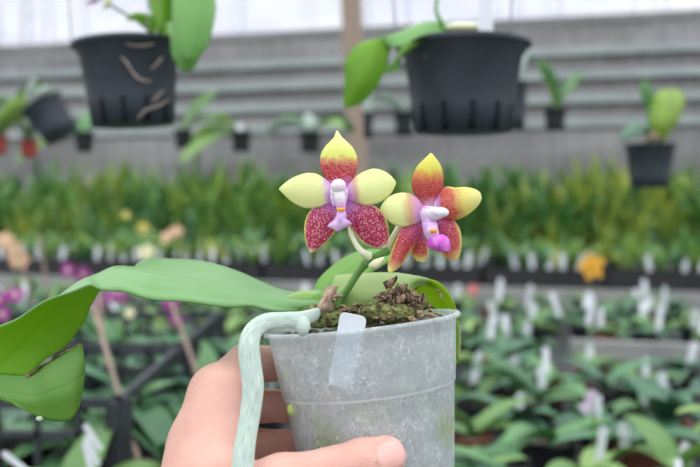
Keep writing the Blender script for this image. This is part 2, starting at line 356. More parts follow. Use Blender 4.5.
def blob(c, r, s=(1, 1, 1), nseg=12, jit=0, Mx=None, seed=0):
    q = random.Random(seed); V, Fc = [], []; n = nseg; m = nseg // 2 + 1
    for i in range(m + 1):
        ph = math.pi * i / m
        for k in range(n):
            w = 2 * math.pi * k / n; j = 1 + q.uniform(-jit, jit)
            v = Vector((math.sin(ph) * math.cos(w) * s[0], math.sin(ph) * math.sin(w) * s[1], math.cos(ph) * s[2])) * r * j
            V.append((Mx @ v if Mx else v) + Vector(c))
    for i in range(m):
        for k in range(n): Fc.append((i * n + k, (i + 1) * n + k, (i + 1) * n + (k + 1) % n, i * n + (k + 1) % n))
    return V, Fc

# ================================================================== FOREGROUND
# ---- the clear pot, tilted in the hand
POTC = P(361.5, 321, .45)
def camv(x, y, z): return RT * x + UP * y + FW * z
pu = camv(-.112, .985, .03).normalized(); px_ = (RT - pu * RT.dot(pu)).normalized(); py_ = pu.cross(px_)
PM = Matrix(((px_.x, py_.x, pu.x, POTC.x), (px_.y, py_.y, pu.y, POTC.y), (px_.z, py_.z, pu.z, POTC.z), (0, 0, 0, 1)))
def prad(z):   # outer radius of the pot wall at local height z (rim = 0)
    return .0486 + .118 * z if z > -.034 else .0486 - .118 * .034 - .0007 + .118 * (z + .034)
prof = [(prad(-.112) - .004, -.115), (prad(-.112), -.112), (prad(-.09), -.09), (prad(-.06), -.06), (prad(-.0345) , -.0345), (prad(-.034) + .0007, -.0335), (prad(-.02), -.02), (prad(-.003), -.003),
        (.0505, -.0022), (.0508, -.0012), (.0503, -.0003), (.0490, 0.0), (.0478, -.0008), (prad(-.006) - .0012, -.006), (prad(-.034) - .0012, -.034), (prad(-.07) - .0012, -.07), (prad(-.11) - .0012, -.110), (0.0005, -.112), (0.0005, -.115), (prad(-.112) - .004, -.115)]
def dense(pr, k=3):
    out = []
    for a, b in zip(pr, pr[1:]):
        for i in range(k): out.append((a[0] + (b[0] - a[0]) * i / k, a[1] + (b[1] - a[1]) * i / k))
    return out + [pr[-1]]
pot = link('plant_pot', mesh('plant_pot', *lathe(dense(prof, 2), 96), 'clear')); pot.matrix_world = PM
tag(pot, 'scratched frosted clear plastic pot held in the hand', 'pot')
# ---- potting medium (bark chunks) inside it
gs = [lathe([(.0005, -.105), (.033, -.105), (.037, -.07), (.0405, -.035), (.0425, -.016), (.036, -.010), (.02, -.006), (.0005, -.004)], 40)]
V0 = gs[0][0]; q = random.Random(3)
gs[0] = ([v * (1 + q.uniform(-.05, .03)) if (v.x ** 2 + v.y ** 2) > .0001 else v for v in V0], gs[0][1])
for i in range(130):
    a = q.uniform(0, 6.283); rr = .041 * math.sqrt(q.random()); z = -.010 + q.uniform(0, .006)
    Mx = Matrix.Rotation(q.uniform(0, 3), 3, (q.random(), q.random(), q.random() + .1))
    gs.append(rbox((rr * math.cos(a), rr * math.sin(a), z), (q.uniform(.004, .010), q.uniform(.003, .006), q.uniform(.002, .005)), Mx, .25))
for i in range(230):   # chunks pressed against the wall
    a = q.uniform(0, 6.283); z = q.uniform(-.10, -.014); rr = prad(z) - .0075
    Mx = Matrix.Rotation(q.uniform(0, 3), 3, (q.random(), q.random(), q.random() + .1))
    gs.append(rbox((rr * math.cos(a), rr * math.sin(a), z), (q.uniform(.004, .011), q.uniform(.003, .005), q.uniform(.003, .008)), Mx, .25))
gj = join(*[(g, 0) for g in gs])
med = link('potting_bark', mesh('potting_bark', gj[0], gj[1], 'medium', smooth=False)); med.matrix_world = PM
tag(med, 'brown bark potting medium filling the clear pot', 'potting medium', kind='stuff')
# ---- plant label stuck inside the wall
def plate(corners, th, rnd_=.25, name=None, mats='label'):
    """thin rounded plate from 4 world corners (tl,tr,br,bl)"""
    tl, tr, br, bl = [Vector(c) for c in corners]; w = (tr - tl).length; ux = (tr - tl).normalized(); uy = (bl - tl).normalized(); nz = ux.cross(uy).normalized()
    r = w * rnd_; ol = []
    for c, a0, sx, sy in ((tl, math.pi, 1, 1), (tr, -math.pi / 2, -1, 1)):
        cc = c + ux * r * sx + uy * r * sy
        for k in range(5):
            a = a0 + k * math.pi / 8; ol.append(cc + ux * math.cos(a) * r + uy * math.sin(a) * r)
    ol += [br, bl]; n = len(ol)
    V = [v + nz * th / 2 for v in ol] + [v - nz * th / 2 for v in ol]
    return V, [tuple(range(n)), tuple(range(2 * n - 1, n - 1, -1))] + [(i, i + n, (i + 1) % n + n, (i + 1) % n) for i in range(n)]
lab = obj('plant_label', plate([P(340.5, 311.5, .4035), P(367, 317, .4035), P(352.5, 388, .4088), P(328, 384.5, .4088)], .0005, .2), 'label', smooth=False)
tag(lab, 'blank white plastic label tucked inside the clear pot wall', 'plant label')

# ---- the orchid
ob_ = P(338, 318, .45)
orch = thing('orchid', ob_, 'moth orchid with two red-and-yellow flowers in the clear pot', 'orchid')
def row(*a): return [P(*x) for x in a]
# long left leaf
def lwave(G):
    nu, nv, _ = G.shape
    for j in range(nv):
        for i in range(nu):
            G[i, j] += np.array(UP) * .0006 * math.sin(i * .55 + j * .3) * abs(j / (nv - 1) - .5) * 2
    return G
rows = [row((326, 291, .464), (327, 303, .446), (324, 316, .450)),
        row((304, 291, .468), (300, 302, .444), (298, 312.5, .442)),
        row((275, 289, .474), (270, 296, .452), (264, 309, .438)),
        row((236, 270, .486), (235, 286, .452), (238, 306, .430)),
        row((190, 261, .488), (190, 279, .450), (196, 303.5, .426)),
        row((150, 259, .484), (150, 274, .446), (152, 298, .424)),
        row((123, 278, .494), (119, 266.5, .462), (120, 291.5, .425)),
        row((102, 289, .494), (97, 274.5, .458), (99, 288, .427)),
        row((93, 300, .490), (80, 282.5, .455), (84, 287, .430)),
        row((88, 312, .486), (60, 300, .456), (50, 300, .437)),
        row((80, 328, .480), (42, 321, .460), (18, 317.5, .445)),
        row((68, 344, .472), (22, 343, .459), (-12, 334, .448)),
        row((47, 359, .464), (4, 359, .456), (-34, 354, .447)),
        row((29, 375, .457), (-6, 374, .453), (-38, 374, .447))]
leaf1 = obj('leaf', loft(rows, 90, 17, .0011, lwave), ['leaf_top', 'leaf_under'], orch)
leaf1['label'] = 'long arching leaf twisting to show its underside'
rows = [row((-37, 376, .4475), (-30, 386, .4475), (-18, 392, .4475), (0, 397, .448)),
        row((-4, 374, .4530), (0, 386, .4515), (8, 397, .450), (18, 407, .450)),
        row((28, 374.5, .4555), (30, 388, .4525), (33, 402, .450), (38, 416, .452)),
        row((48, 362, .456), (50, 380, .450), (52, 400, .448), (56, 421, .452)),
        row((68, 350.5, .456), (70, 370, .451), (71, 395, .449), (70, 419.5, .453)),
        row((80, 344, .458), (82, 360, .454), (80, 388, .453), (77, 410, .455)),
        row((81.5, 349, .459), (84, 362, .457), (83.5, 380, .456), (79.5, 404, .457))]
lf = obj('leaf_tip', loft(rows, 60, 17, .0011), ['leaf_flap', 'leaf_flap'], leaf1)
lf['label'] = 'torn folded tip of the long leaf'
tearp = [P(27, 376, .4545), P(36, 370, .4540), P(48, 361.5, .4545), (P(62, 353.5, .4548)), P(80, 344.5, .457)]
obj('torn_edge', tube(tearp, [.0011, .0007, .0005, .0005, .0003], 6, 20), 'dry', leaf1)
obj('water_drop', blob(P(39.5, 418.5, .4500), .0014, (1.3, 1, 1), 14), simple('water_drop', (.45, .6, .40), (.5, .62, .45), 10, .05), leaf1)
# rear left leaf rising behind the flowers
rows = [row((312, 300, .468), (322, 300, .462), (330, 302, .458)), row((318, 281, .480), (328, 286, .472), (338, 292, .468)),
        row((334, 265, .492), (345, 272, .480), (356, 280, .474)), row((352, 254, .500), (363, 261, .488), (373, 271, .480)),
        row((372, 249.5, .506), (380, 254, .497), (388, 262, .490)), row((391, 251, .508), (393, 253, .505), (394, 256, .500))]
obj('leaf', loft(rows, 34, 13, .001), ['leaf_mid', 'leaf_mid'], orch)
# right leaf, folded over along its crest and curling down behind the pot
def r4(a, b, c, d, e): return row(a, b, c, d, e)
rows = [r4((334, 307, .455), (331, 290, .457), (337, 276, .465), (343, 290, .478), (346, 306, .482)),
        r4((352, 312, .452), (349, 292, .452), (353, 274.5, .466), (358, 290, .482), (360, 306, .488)),
        r4((372, 314, .450), (370, 294, .450), (373, 273.5, .466), (376, 292, .486), (378, 310, .490)),
        r4((394, 314, .450), (393, 294, .451), (395, 273.5, .467), (398, 292, .490), (400, 312, .495)),
        r4((409, 303, .458), (405, 291, .457), (413, 276, .470), (420, 296, .496), (420, 316, .502)),
        r4((411, 289, .470), (413, 284, .470), (428, 279.5, .478), (436, 300, .502), (432, 322, .508)),
        r4((422, 284, .482), (429, 282.5, .484), (441, 286, .490), (444, 312, .507), (438, 335, .511)),
        r4((441, 291, .494), (445, 292, .497), (450, 298, .501), (449, 325, .510), (442, 350, .513)),
        r4((451, 305, .505), (453, 307, .506), (456, 313, .507), (454, 335, .512), (446, 358, .514)),
        r4((458, 330, .510), (459, 333, .510), (460, 337, .511), (457, 350, .513), (450, 366, .515)),
        r4((458, 356, .513), (458, 358, .513), (458, 360, .514), (456, 364, .514), (453, 369, .515))]
lr = obj('leaf', loft(rows, 70, 33, .0012), ['leaf_pale', 'leaf_lime'], orch); lr['label'] = 'broad leaf folded over, lime green inside'
# stem base + spike
obj('leaf_sheath', tube(row((284, 300, .452), (298, 301, .452), (312, 302.5, .453), (326, 306, .454)), [.0015, .0050, .0062, .0064], 16, 24, .7, FW), 'leaf_base', orch)
obj('stem_base', tube(row((312, 303, .450), (324, 302, .452), (338, 306, .456), (352, 312, .455)), [.0035, .0055, .006, .004], 14), 'leaf_mid', orch)
sp = obj('flower_spike', tube(row((339, 309, .452), (341, 299, .450), (349, 287, .447), (358, 273, .444), (366, 263, .441), (376, 256, .438), (386, 251.5, .436)), [.0022, .0020, .0019, .0019, .0022, .0019, .0017], 12), 'spike', orch)
obj('bract', tube(row((371, 266, .436), (376, 264, .433), (383, 259, .432)), [.0016, .0024, .0012], 10), 'cream', sp)
obj('node', blob(P(366, 263, .441), .0027, (1, 1, 1), 12), 'spike', sp)
obj('node', blob(P(386, 251, .436), .0025, (1, 1, 1), 12), 'spike', sp)
obj('pedicel', tube(row((350, 228, .437), (352, 236, .435), (357, 246, .434), (363, 253, .434), (369, 256, .436)), [.0011, .0012, .0014, .0019, .0024], 10), 'pedicel', sp)
obj('pedicel', tube(row((401, 222, .439), (396, 231, .438), (391, 240, .437), (386, 250, .436)), [.0013, .0013, .0013, .0016], 10), 'pedicel', sp)
# aerial root hanging over the rim and down in front of the hand
aer = [P(330, 311, .437), P(317, 314, .422), P(302, 319, .400), P(284, 320, .394), P(266, 322, .390), P(253.5, 331, .387), P(249, 346, .385), P(250.5, 366, .384), P(253, 386, .383), P(251, 408, .382), P(247.5, 430, .380), P(244, 452, .378), P(242.5, 480, .376), P(243, 520, .374), P(246, 560, .372)]
ro = obj('aerial_root', tube(aer, [.0022, .0030, .0036, .0037, .0038, .0042, .0047, .0049, .0048, .0046, .0045, .0047, .0048, .0045, .003], 18, 110, .55, FW), 'root', orch)
ro['label'] = 'thick silvery green aerial root hanging over the rim'
obj('root_stub', tube(row((301, 322, .3985), (302.5, 328, .397), (303, 333, .398)), [.004, .0036, .0022], 14), 'root', ro)
obj('root', tube(row((303, 318, .437), (310, 314, .43), (318, 314, .428), (327, 318, .43)), [.002, .0042, .0046, .003], 12), M['moss'], orch)
# roots pressed against the clear wall
def wallpt(a, z, ins=.0042): rr = prad(z) - ins; return PM @ Vector((rr * math.cos(a), rr * math.sin(a), z))
M['inroot'] = simple('green_root', (.30, .42, .14), (.40, .48, .22), 60, .6)
for a0, a1, z0, z1, rr in ((-2.9, -2.2, -.02, -.045, .0022), (-1.75, -1.1, -.04, -.085, .0024), (-1.2, -.4, -.03, -.06, .0020), (-2.3, -1.5, -.06, -.09, .002)):
    pts = [wallpt(a0 + (a1 - a0) * k / 6, z0 + (z1 - z0) * (k / 6) + .003 * math.sin(k * 1.7)) for k in range(7)]
    obj('root', tube(pts, rr, 8, 30), 'inroot', orch)
obj('root_tip', blob(PM @ Vector((-.0385, -.018, -.038)), .003, (1, .7, 1.1), 12), simple('lime_root_tip', (.45, .55, .15), (.36, .46, .12), 80, .6), orch)
# dried sheaths and old roots around the stem
q = random.Random(8)
def scrap(cx, cy, d, n, sx, sy, mat, name, k=.5, rr=(.0005, .0016)):
    gs = []
    for i in range(n):
        x, y = cx + q.gauss(0, sx), cy + q.gauss(0, sy); L = q.uniform(6, 15); a = q.uniform(0, 6.28); dd = d + q.uniform(-.008, .008)
        pts = [P(x, y, dd)]
        for s in range(3):
            a += q.uniform(-.9, .9); pts.append(P(x := x + math.cos(a) * L / 3, y := y + math.sin(a) * L / 3 * k, dd := dd + q.uniform(-.003, .003)))
        r0 = q.uniform(*rr); gs.append(tube(pts, [r0 * .5, r0, r0 * .8, r0 * .2], 6, 12, flat=q.uniform(.25, 1))[:2])
    g = join(*[(x, 0) for x in gs]); return obj(name, (g[0], g[1]), mat, orch)
obj('dried_sheath', loft([row((324, 316, .428), (330, 315, .426), (335, 313, .430)), row((318, 308, .424), (326, 307, .420), (334, 305, .427)), row((322, 299, .427), (328, 298, .423), (334, 297, .43)), row((327, 287, .432), (332, 286, .430), (338, 286, .433))], 20, 9, .0008), ['drypale', 'drypale'], orch)
scrap(328, 303, .428, 16, 4, 7, 'drypale', 'dried_roots')
q2 = random.Random(15); gs = []
for i in range(26):
    x, y = 398 + q2.gauss(0, 12), 299 + q2.gauss(0, 6); a = q2.uniform(-2.6, -.4); L = q2.uniform(8, 17); w = q2.uniform(3, 8); dd = .431 + q2.uniform(-.006, .008); rws = []
    for t_ in range(4):
        cx, cy = x + math.cos(a) * L * (t_ / 3 - .5), y + math.sin(a) * L * (t_ / 3 - .5); ww = w * (1, 1.1, .7, .15)[t_]; a += q2.uniform(-.35, .35)
        rws.append(row((cx - math.sin(a) * ww / 2, cy + math.cos(a) * ww / 2, dd + q2.uniform(-.002, .002)), (cx, cy, dd - .0015), (cx + math.sin(a) * ww / 2, cy - math.cos(a) * ww / 2, dd + q2.uniform(-.002, .002))))
    gs.append((loft(rws, 10, 6, .0005)[:2], 0))
gs.append((blob(P(398, 301, .437), .0065, (1.7, 1, .8), 26, .25, seed=4), 0)); gs.append((blob(P(410, 300, .438), .0045, (1.3, 1, .9), 22, .25, seed=6), 0))
g = join(*gs); obj('dried_sheath', (g[0], g[1]), 'dry', orch)
scrap(398, 298, .430, 26, 12, 6.5, 'dry', 'dried_roots', .9, (.0005, .0012))
scrap(412, 306, .430, 26, 9, 5, 'dry', 'dried_roots', .6, (.0006, .002))
scrap(352, 311, .434, 50, 22, 3.2, 'dry', 'dried_roots')
scrap(400, 316, .426, 40, 20, 2.5, 'dry', 'dried_roots')
g = join(*[(blob(P(x, y, d), r_, (1.4, 1, .7), 20, .22, seed=i), 0) for i, (x, y, d, r_) in enumerate([(378, 312, .428, .006), (392, 313, .425, .0065), (405, 313, .425, .005), (330, 319, .425, .0055), (318, 322, .425, .004), (366, 315, .435, .006), (398, 300, .440, .007), (412, 303, .440, .006)])])
obj('mossy_rootstock', (g[0], g[1]), 'moss', orch)

# ---- flowers
def petal(parent, name, Ld, Rd, mat, d0, bulge=.004, tipd=.0, nv=17, nu=26, slope=(0, 0), c=(0, 0), edge=0.0):
    """Ld / Rd: left and right outline pixels, base to tip; lifted to real depth with a cupped section"""
    L = cr([(x, y, 0) for x, y in Ld], 9); Rr = cr([(x, y, 0) for x, y in Rd], 9); rows = []
    for i in range(9):
        t = i / 8; rw = []
        for j in range(5):
            v = j / 4; x, y = L[i][:2] * (1 - v) + Rr[i][:2] * v
            d = d0 - bulge * math.sin(math.pi * min(1, t * 1.05)) * (1 - (2 * v - 1) ** 2) + tipd * t * t + (x - c[0]) * slope[0] + (y - c[1]) * slope[1] + edge * (2 * v - 1)
            rw.append(P(x, y, d))
        rows.append(rw)
    return obj(name, loft(rows, nu, nv, .0007), [mat, mat], parent)
def flower1():
    c = (340, 197); d = .432
    f = obj('flower', join((blob(P(338.5, 186, d - .010), .0037, (1.0, 1.3, .95), 16), 0), (tube(row((339, 196, d - .003), (338.5, 190, d - .008)), [.004, .004], 14)[:2], 0),
                           (tube(row((338.5, 190, d - .010), (340, 198, d - .0105), (341, 206, d - .009)), [.0024, .0028, .0022], 12)[:2], 0)), ['col_white'], orch)
    f['label'] = 'left flower, crimson lower sepals and pale yellow petals'
    petal(f, 'dorsal_sepal', [(334, 193), (327, 181), (321, 168), (321, 155), (327, 145), (333.5, 139), (336.5, 131)], [(345, 193), (352, 181), (357, 168), (356.5, 156), (351, 146), (343, 139), (337.5, 131)], 'p_dorsal', d, .004, .004)
    petal(f, 'petal', [(336, 188), (327, 181), (318, 174.5), (306, 173.5), (294, 177.5), (285, 183.5), (279.5, 188.5)], [(334, 200), (328, 203), (320, 206.5), (307, 208), (295, 203.5), (286, 196), (279.5, 189.5)], 'p_side', d - .002, .003, .004)
    petal(f, 'petal', [(344, 190), (350, 183), (357, 176), (366, 171), (377, 169), (389, 174.5), (395.5, 182)], [(345, 199), (353, 201), (362, 204.5), (372, 204.5), (383, 200.5), (391, 193), (395.5, 184)], 'p_side_r', d - .002, .003, .003)
    petal(f, 'lateral_sepal', [(334, 199), (322, 203), (310, 211), (305, 224), (305, 236), (307, 245), (310.5, 252.5)], [(343, 203), (341, 213), (338, 224), (334, 233), (327, 241), (320, 247), (311.5, 252.5)], 'p_lat', d + .001, .003, -.002)
    petal(f, 'lateral_sepal', [(338, 204), (343, 214), (349, 225), (356, 235), (364, 243), (375, 247.5), (384, 248)], [(348, 198), (360, 200), (373, 205.5), (383, 213), (387.5, 225), (388.5, 237), (386, 247)], 'p_lat', d + .001, .003, -.001)
    obj('column_throat', tube(row((339, 194, d - .0095), (340.5, 202, d - .0100), (341, 208, d - .009)), [.0026, .0027, .0022], 12)[:2], 'lip_pale', f)
    for sx in (-1, 1):   # violet side lobes standing beside the column
        obj('lip_side_lobe', loft([row((339 + sx * 5, 190, d - .003), (339 + sx * 8, 189, d - .004), (339 + sx * 9, 191, d - .002)), row((339 + sx * 4, 198, d - .008), (339 + sx * 6.5, 198, d - .008), (339 + sx * 8.5, 197.5, d - .005)), row((339 + sx * 2, 206, d - .006), (339 + sx * 4.5, 206, d - .008), (339 + sx * 6, 205, d - .006))], 12, 9, .0007), ['lip_pale', 'lip_pale'], f)
    lip = obj('lip', loft([row((338, 209, d - .010), (341, 208, d - .012), (344, 209, d - .010)), row((337, 215, d - .010), (341, 214, d - .0135), (346, 215, d - .011)), row((335, 219.5, d - .009), (340, 219, d - .0145), (346, 219, d - .010)), row((328, 226, d - .007), (339, 225, d - .013), (351, 224, d - .008)), row((334, 228, d - .008), (338, 231, d - .011), (343, 227.5, d - .008))], 24, 15, .0008), ['lip_pale', 'lip_pale'], f)
    obj('callus', join((blob(P(338.5, 209.5, d - .014), .0010, (1, 1, 1), 10), 0), (blob(P(341.5, 209.5, d - .014), .0011, (1.1, 1, .9), 10), 0), (blob(P(344, 209, d - .0135), .0009, (1, 1, 1), 10), 0)), 'callus', f)
flower1()
def flower2():
    c = (432, 217); d = .428
    f = obj('flower', join((blob(P(440, 212.5, d - .012), .0031, (1.4, 1.2, .85), 16), 0), (tube(row((427, 214, d - .003), (434, 213.5, d - .009), (440, 213, d - .013)), [.0036, .0034, .0028], 14)[:2], 0)), ['col_white'], orch)
    f['label'] = 'right flower, turned sideways, with magenta lip'
    petal(f, 'dorsal_sepal', [(424, 208), (418, 200), (412.5, 188), (413, 176), (418, 166), (425, 159), (430.5, 153.5)], [(434, 207), (439, 199), (442.5, 188), (443, 177), (441, 167), (436, 159), (431.5, 153.5)], 'q_dorsal', d, .004, .003)
    petal(f, 'petal', [(424, 208), (416, 197), (406, 193), (396, 194), (388, 198), (383, 204), (381, 208)], [(424, 219), (417, 223), (408, 226), (398, 226), (389, 221), (384, 215), (381, 210)], 'q_left', d - .002, .003, .004)
    petal(f, 'petal', [(434, 204), (440, 193), (445, 187), (455, 188), (467, 187.5), (478, 191), (481, 197)], [(434, 214), (442, 217), (451, 219.5), (461, 218), (471, 212), (478, 205), (481, 199)], 'q_right', d - .001, .004, .004)
    petal(f, 'lateral_sepal', [(421, 213), (408, 220), (400, 231), (394, 245), (390, 258), (388, 267), (388.5, 272)], [(430, 221), (423, 232), (416, 243), (409, 253), (403, 262), (397, 269), (389.5, 272.5)], 'q_lat', d + .001, .003, -.004)
    petal(f, 'lateral_sepal', [(429, 217), (431, 229), (434, 240), (438, 249), (443, 255), (450, 259.5), (456, 260)], [(437, 214), (448, 217), (456, 223), (460.5, 233), (461, 245), (459.5, 254), (457, 260)], 'q_lat', d + .002, .003, .001)
    petal(f, 'spur', [(419, 233), (414, 240), (411, 248), (412, 255), (417, 261)], [(423, 233), (425, 240), (428, 248), (427.5, 256), (424, 262)], 'q_lat', d + .006, .002, 0)
    obj('lip_base', loft([row((423, 207, d - .003), (428, 206, d - .006), (433, 207, d - .005)), row((420, 214, d - .003), (427, 214, d - .008), (437, 213, d - .007)), row((422, 221, d - .003), (428, 222, d - .009), (436, 220, d - .008)), row((423, 229, d - .005), (429, 230, d - .009), (436, 229, d - .008))], 16, 11, .0008), ['col_violet', 'col_violet'], f)
    obj('lip_side_lobe', loft([row((424, 223, d - .009), (430, 223, d - .012), (437, 223, d - .010)), row((424, 232, d - .009), (430, 231, d - .0145), (438, 231, d - .013)), row((428, 241, d - .009), (433, 240, d - .013), (440, 238, d - .012))], 14, 9, .0008), ['lip_pale', 'lip_pale'], f)
    obj('lip', loft([row((432, 236, d - .012), (438, 235, d - .016), (443, 235, d - .013)), row((428, 240, d - .010), (438, 240, d - .0185), (448, 239, d - .012)), row((428, 246, d - .010), (438, 246, d - .018), (450, 246, d - .012)), row((434, 249.5, d - .011), (441, 251, d - .014), (449, 251, d - .012))], 22, 13, .0009), ['lip_mag', 'lip_mag'], f)
    obj('callus', join((blob(P(432, 231, d - .0155), .0012, (1, 1, 1), 10), 0), (blob(P(435, 231, d - .016), .0012, (1, 1, .9), 10), 0)), 'callus', f)
flower2()

# ---- the hand
def seg(A, B, ra, rb, p):
    a, b = np.array(A), np.array(B); ab = b - a; h = np.clip(((p - a) @ ab) / (ab @ ab), 0, 1)[:, None]
    return np.linalg.norm(p - (a + h * ab), axis=1) - (ra + (rb - ra) * h[:, 0])
def smin(a, b, k):
    h = np.clip(.5 + .5 * (b - a) / k, 0, 1); return b * (1 - h) + a * h - k * h * (1 - h)
W = lambda x, y, d: tuple(P(x, y, d))
wrist = (168, 600, .385)
FG = [  # MCP, PIP, DIP, tip  with radii (metres)
    [((219, 392, .432), .0125), ((246, 364, .463), .0105), ((284, 364, .484), .0093), ((318, 368, .500), .0078)],
    [((212, 418, .450), .0125), ((250, 406, .474), .0098), ((286, 406, .486), .0086), ((318, 409, .500), .0075)],
    [((207, 444, .460), .0120), ((252, 444, .474), .0085), ((286, 444, .482), .0075), ((316, 447, .496), .0068)],
    [((214, 470, .466), .0105), ((254, 484, .470), .0078), ((286, 486, .478), .0070), ((312, 488, .490), .0062)]]
TH = [((188, 560, .388), .0200), ((240, 500, .386), .0150), ((282, 482, .386), .0118), ((335, 472, .3935), .0108), ((362, 463, .3975), .0104), ((385, 457, .3995), .0098)]
def hand_sdf(p):
    fs = []
    for ch in FG:
        d = None
        for (a, ra), (b, rb) in zip(ch, ch[1:]):
            s_ = seg(W(*a), W(*b), ra, rb, p); d = s_ if d is None else smin(d, s_, .003)
        fs.append(d)
    palm = None
    for ch, x in zip(FG, (0, 3, 6, 10)):
        a, ra = ch[0]; b = (wrist[0] + x, wrist[1], wrist[2] + x * .0035)
        s_ = seg(W(*a), W(*b), ra, .0165, p); palm = s_ if palm is None else smin(palm, s_, .008)
    palm = smin(palm, seg(W(216, 402, .428), W(228, 500, .398), .0115, .0160, p), .012)   # web between thumb and forefinger
    palm = smin(palm, seg(W(200, 448, .425), W(200, 540, .400), .0155, .0200, p), .012)
    palm = smin(palm, seg(W(*wrist), W(150, 1000, .34), .024, .030, p), .02)
    palm = smin(palm, seg(W(185, 600, .410), W(165, 1000, .36), .020, .030, p), .02)
    th = None
    for (a, ra), (b, rb) in zip(TH, TH[1:]):
        s_ = seg(W(*a), W(*b), ra, rb, p); th = s_ if th is None else smin(th, s_, .004)
    out = smin(palm, th, .012)
    for d in fs: out = np.minimum(smin(palm, d, .006), out)
    d = out
    allf = fs[0]
    # skin folds at the joints
    for c, ax, w in (((335, 470, .392), (332, 440, .38), .0008),):
        pass
    return d
def build_hand():
    bones = [(a, b, ra, rb) for ch in FG + [TH] for (a, ra), (b, rb) in zip(ch, ch[1:])]
    bones += [(ch[0][0], wrist, ch[0][1], .0165) for ch in FG] + [((216, 402, .428), (228, 500, .398), .0115, .016), ((200, 448, .425), (200, 540, .400), .015, .020), (wrist, (150, 1000, .34), .024, .030), ((185, 600, .41), (165, 1000, .36), .02, .03)]
    gs = []
    for a, b, ra, rb in bones:
        A, B = P(*a), P(*b); n = max(2, int((B - A).length / .004))
        for i in range(n + 1): t = i / n; gs.append((blob(A.lerp(B, t), (ra + (rb - ra) * t) * 1.0, nseg=12), 0))
    g = join(*gs); me = mesh('tmp', g[0], g[1], 'skin'); o = link('tmp', me)
    md = o.modifiers.new('r', 'REMESH'); md.mode = 'VOXEL'; md.voxel_size = .0013; md.adaptivity = 0
    dg = bpy.context.evaluated_depsgraph_get(); me2 = bpy.data.meshes.new_from_object(o.evaluated_get(dg)); bpy.data.objects.remove(o); bpy.data.meshes.remove(me)
    n = len(me2.vertices); co = np.empty(n * 3); me2.vertices.foreach_get('co', co); p = co.reshape(-1, 3)
    e = .0004
    for it in range(7):
        d = hand_sdf(p); gr = np.stack([hand_sdf(p + np.eye(3)[k] * e) - hand_sdf(p - np.eye(3)[k] * e) for k in range(3)], 1) / (2 * e)
        L = np.linalg.norm(gr, axis=1, keepdims=True); gr /= np.maximum(L, .3); p = p - gr * np.clip(d, -.003, .003)[:, None] * .8
    nrm = gr / np.maximum(np.linalg.norm(gr, axis=1, keepdims=True), 1e-6)
    # knuckle creases: shallow grooves across the joints
    def groove(c, tang, width, depth, ext):
        nonlocal p
        C = np.array(W(*c)); T = np.array(P(*tang)) - C; T /= np.linalg.norm(T); r = p - C; u = r @ T; dist = np.linalg.norm(r - u[:, None] * T, axis=1)
        w = np.exp(-(u / width) ** 2) * (dist < ext); p = p - nrm * (depth * w)[:, None]
    for off in (-.0022, .0, .0021):
        groove((335 + off * 2200, 472, .3935), (385, 457, .3995), .0005, .00035, .016)
    for ch in FG:
        groove(ch[1][0], ch[2][0], .0006, .0004, .014); groove(((ch[1][0][0] + 5), ch[1][0][1], ch[1][0][2] + .003), ch[2][0], .0006, .0004, .014)
    # thumb nail: a shallow plate on the thumb tip facing the viewer
    C = P(393.5, 456, .3905); ax = (P(385, 457, .3995) - P(362, 463, .3975)).normalized(); side = ax.cross(-FW).normalized()
    r = p - np.array(C); a = r @ np.array(ax); s_ = r @ np.array(side); f = nrm @ np.array(-FW)
    ell = (a / .0074) ** 4 + (s_ / .0068) ** 4; on = (f > -.1) & (np.abs(r @ np.array(FW)) < .012)
    ring = np.exp(-((ell - 1.15) / .35) ** 2) * on; p = p - nrm * (0.0011 * ring)[:, None]
    p = p + nrm * (.0002 * ((ell < 1) & on))[:, None]
    isn = (ell < 1.0) & on
    me2.vertices.foreach_set('co', p.ravel())
    me2.materials.clear(); me2.materials.append(M['skin']); me2.materials.append(M['nail'])
    for pl in me2.polygons:
        pl.use_smooth = True; pl.material_index = 1 if all(isn[v] for v in pl.vertices) else 0
    base = P(160, 1000, .35); me2.transform(Matrix.Translation(-base)); me2.update(); me2.name = 'hand'
    h = link('person_hand', me2, None, base)
    tag(h, 'person, only a bare left hand gripping the clear pot from behind', 'person')
build_hand()

exec_bg = True
# ================================================================== SETTING
EZ = 1.35
Z = lambda below: EZ - below
def fbox(s0, s1, t0, t1, z0, z1):
    V = [F(s, t, z) for s in (s0, s1) for t in (t0, t1) for z in (z0, z1)]
    return V, [(0, 1, 3, 2), (4, 6, 7, 5), (0, 4, 5, 1), (2, 3, 7, 6), (0, 2, 6, 4), (1, 5, 7, 3)]
o = obj('floor', fbox(-9, 7, -3, 9.5, -.05, 0), 'concrete', smooth=False); tag(o, kind='structure')
# back wall: lapped weathered sheets with pale lower lips, translucent film above
def wallmat():
    m, n, out = nt('weathered_wall_sheet'); b = N(n, 'ShaderNodeBsdfPrincipled'); b.inputs['Roughness'].default_value = .8
    g = noise(n, 1.6, 6, stretch=(.5, .5, 3)); st = noise(n, 7, 4, stretch=(3, 3, .25))
    r = ramp(n, [(.3, (.19, .19, .195)), (.55, (.27, .27, .275)), (.75, (.36, .36, .37))]); n.links.new(g, r.inputs[0])
    r2 = ramp(n, [(.4, (.6, .6, .62)), (.65, (1, 1, 1))]); n.links.new(st, r2.inputs[0])
    c = mixc(n, r.outputs[0], r2.outputs[0], .55, 'MULTIPLY'); n.links.new(c, b.inputs['Base Color']); n.links.new(b.outputs[0], out.inputs[0]); return m
M['wall'] = wallmat(); M['lip_pipe'] = simple('pale_wall_batten', (.40, .45, .46), (.31, .35, .36), 3, .7, stretch=(1, 1, 4))
TW = 7.3; pxm = TW / math.cos(AL) / FPX     # metres per pixel at the centre of the wall
zrow = [EZ + (200 - y) * pxm for y in (33, 66, 88, 110, 132)]
V, Fc, mi = [], [], []
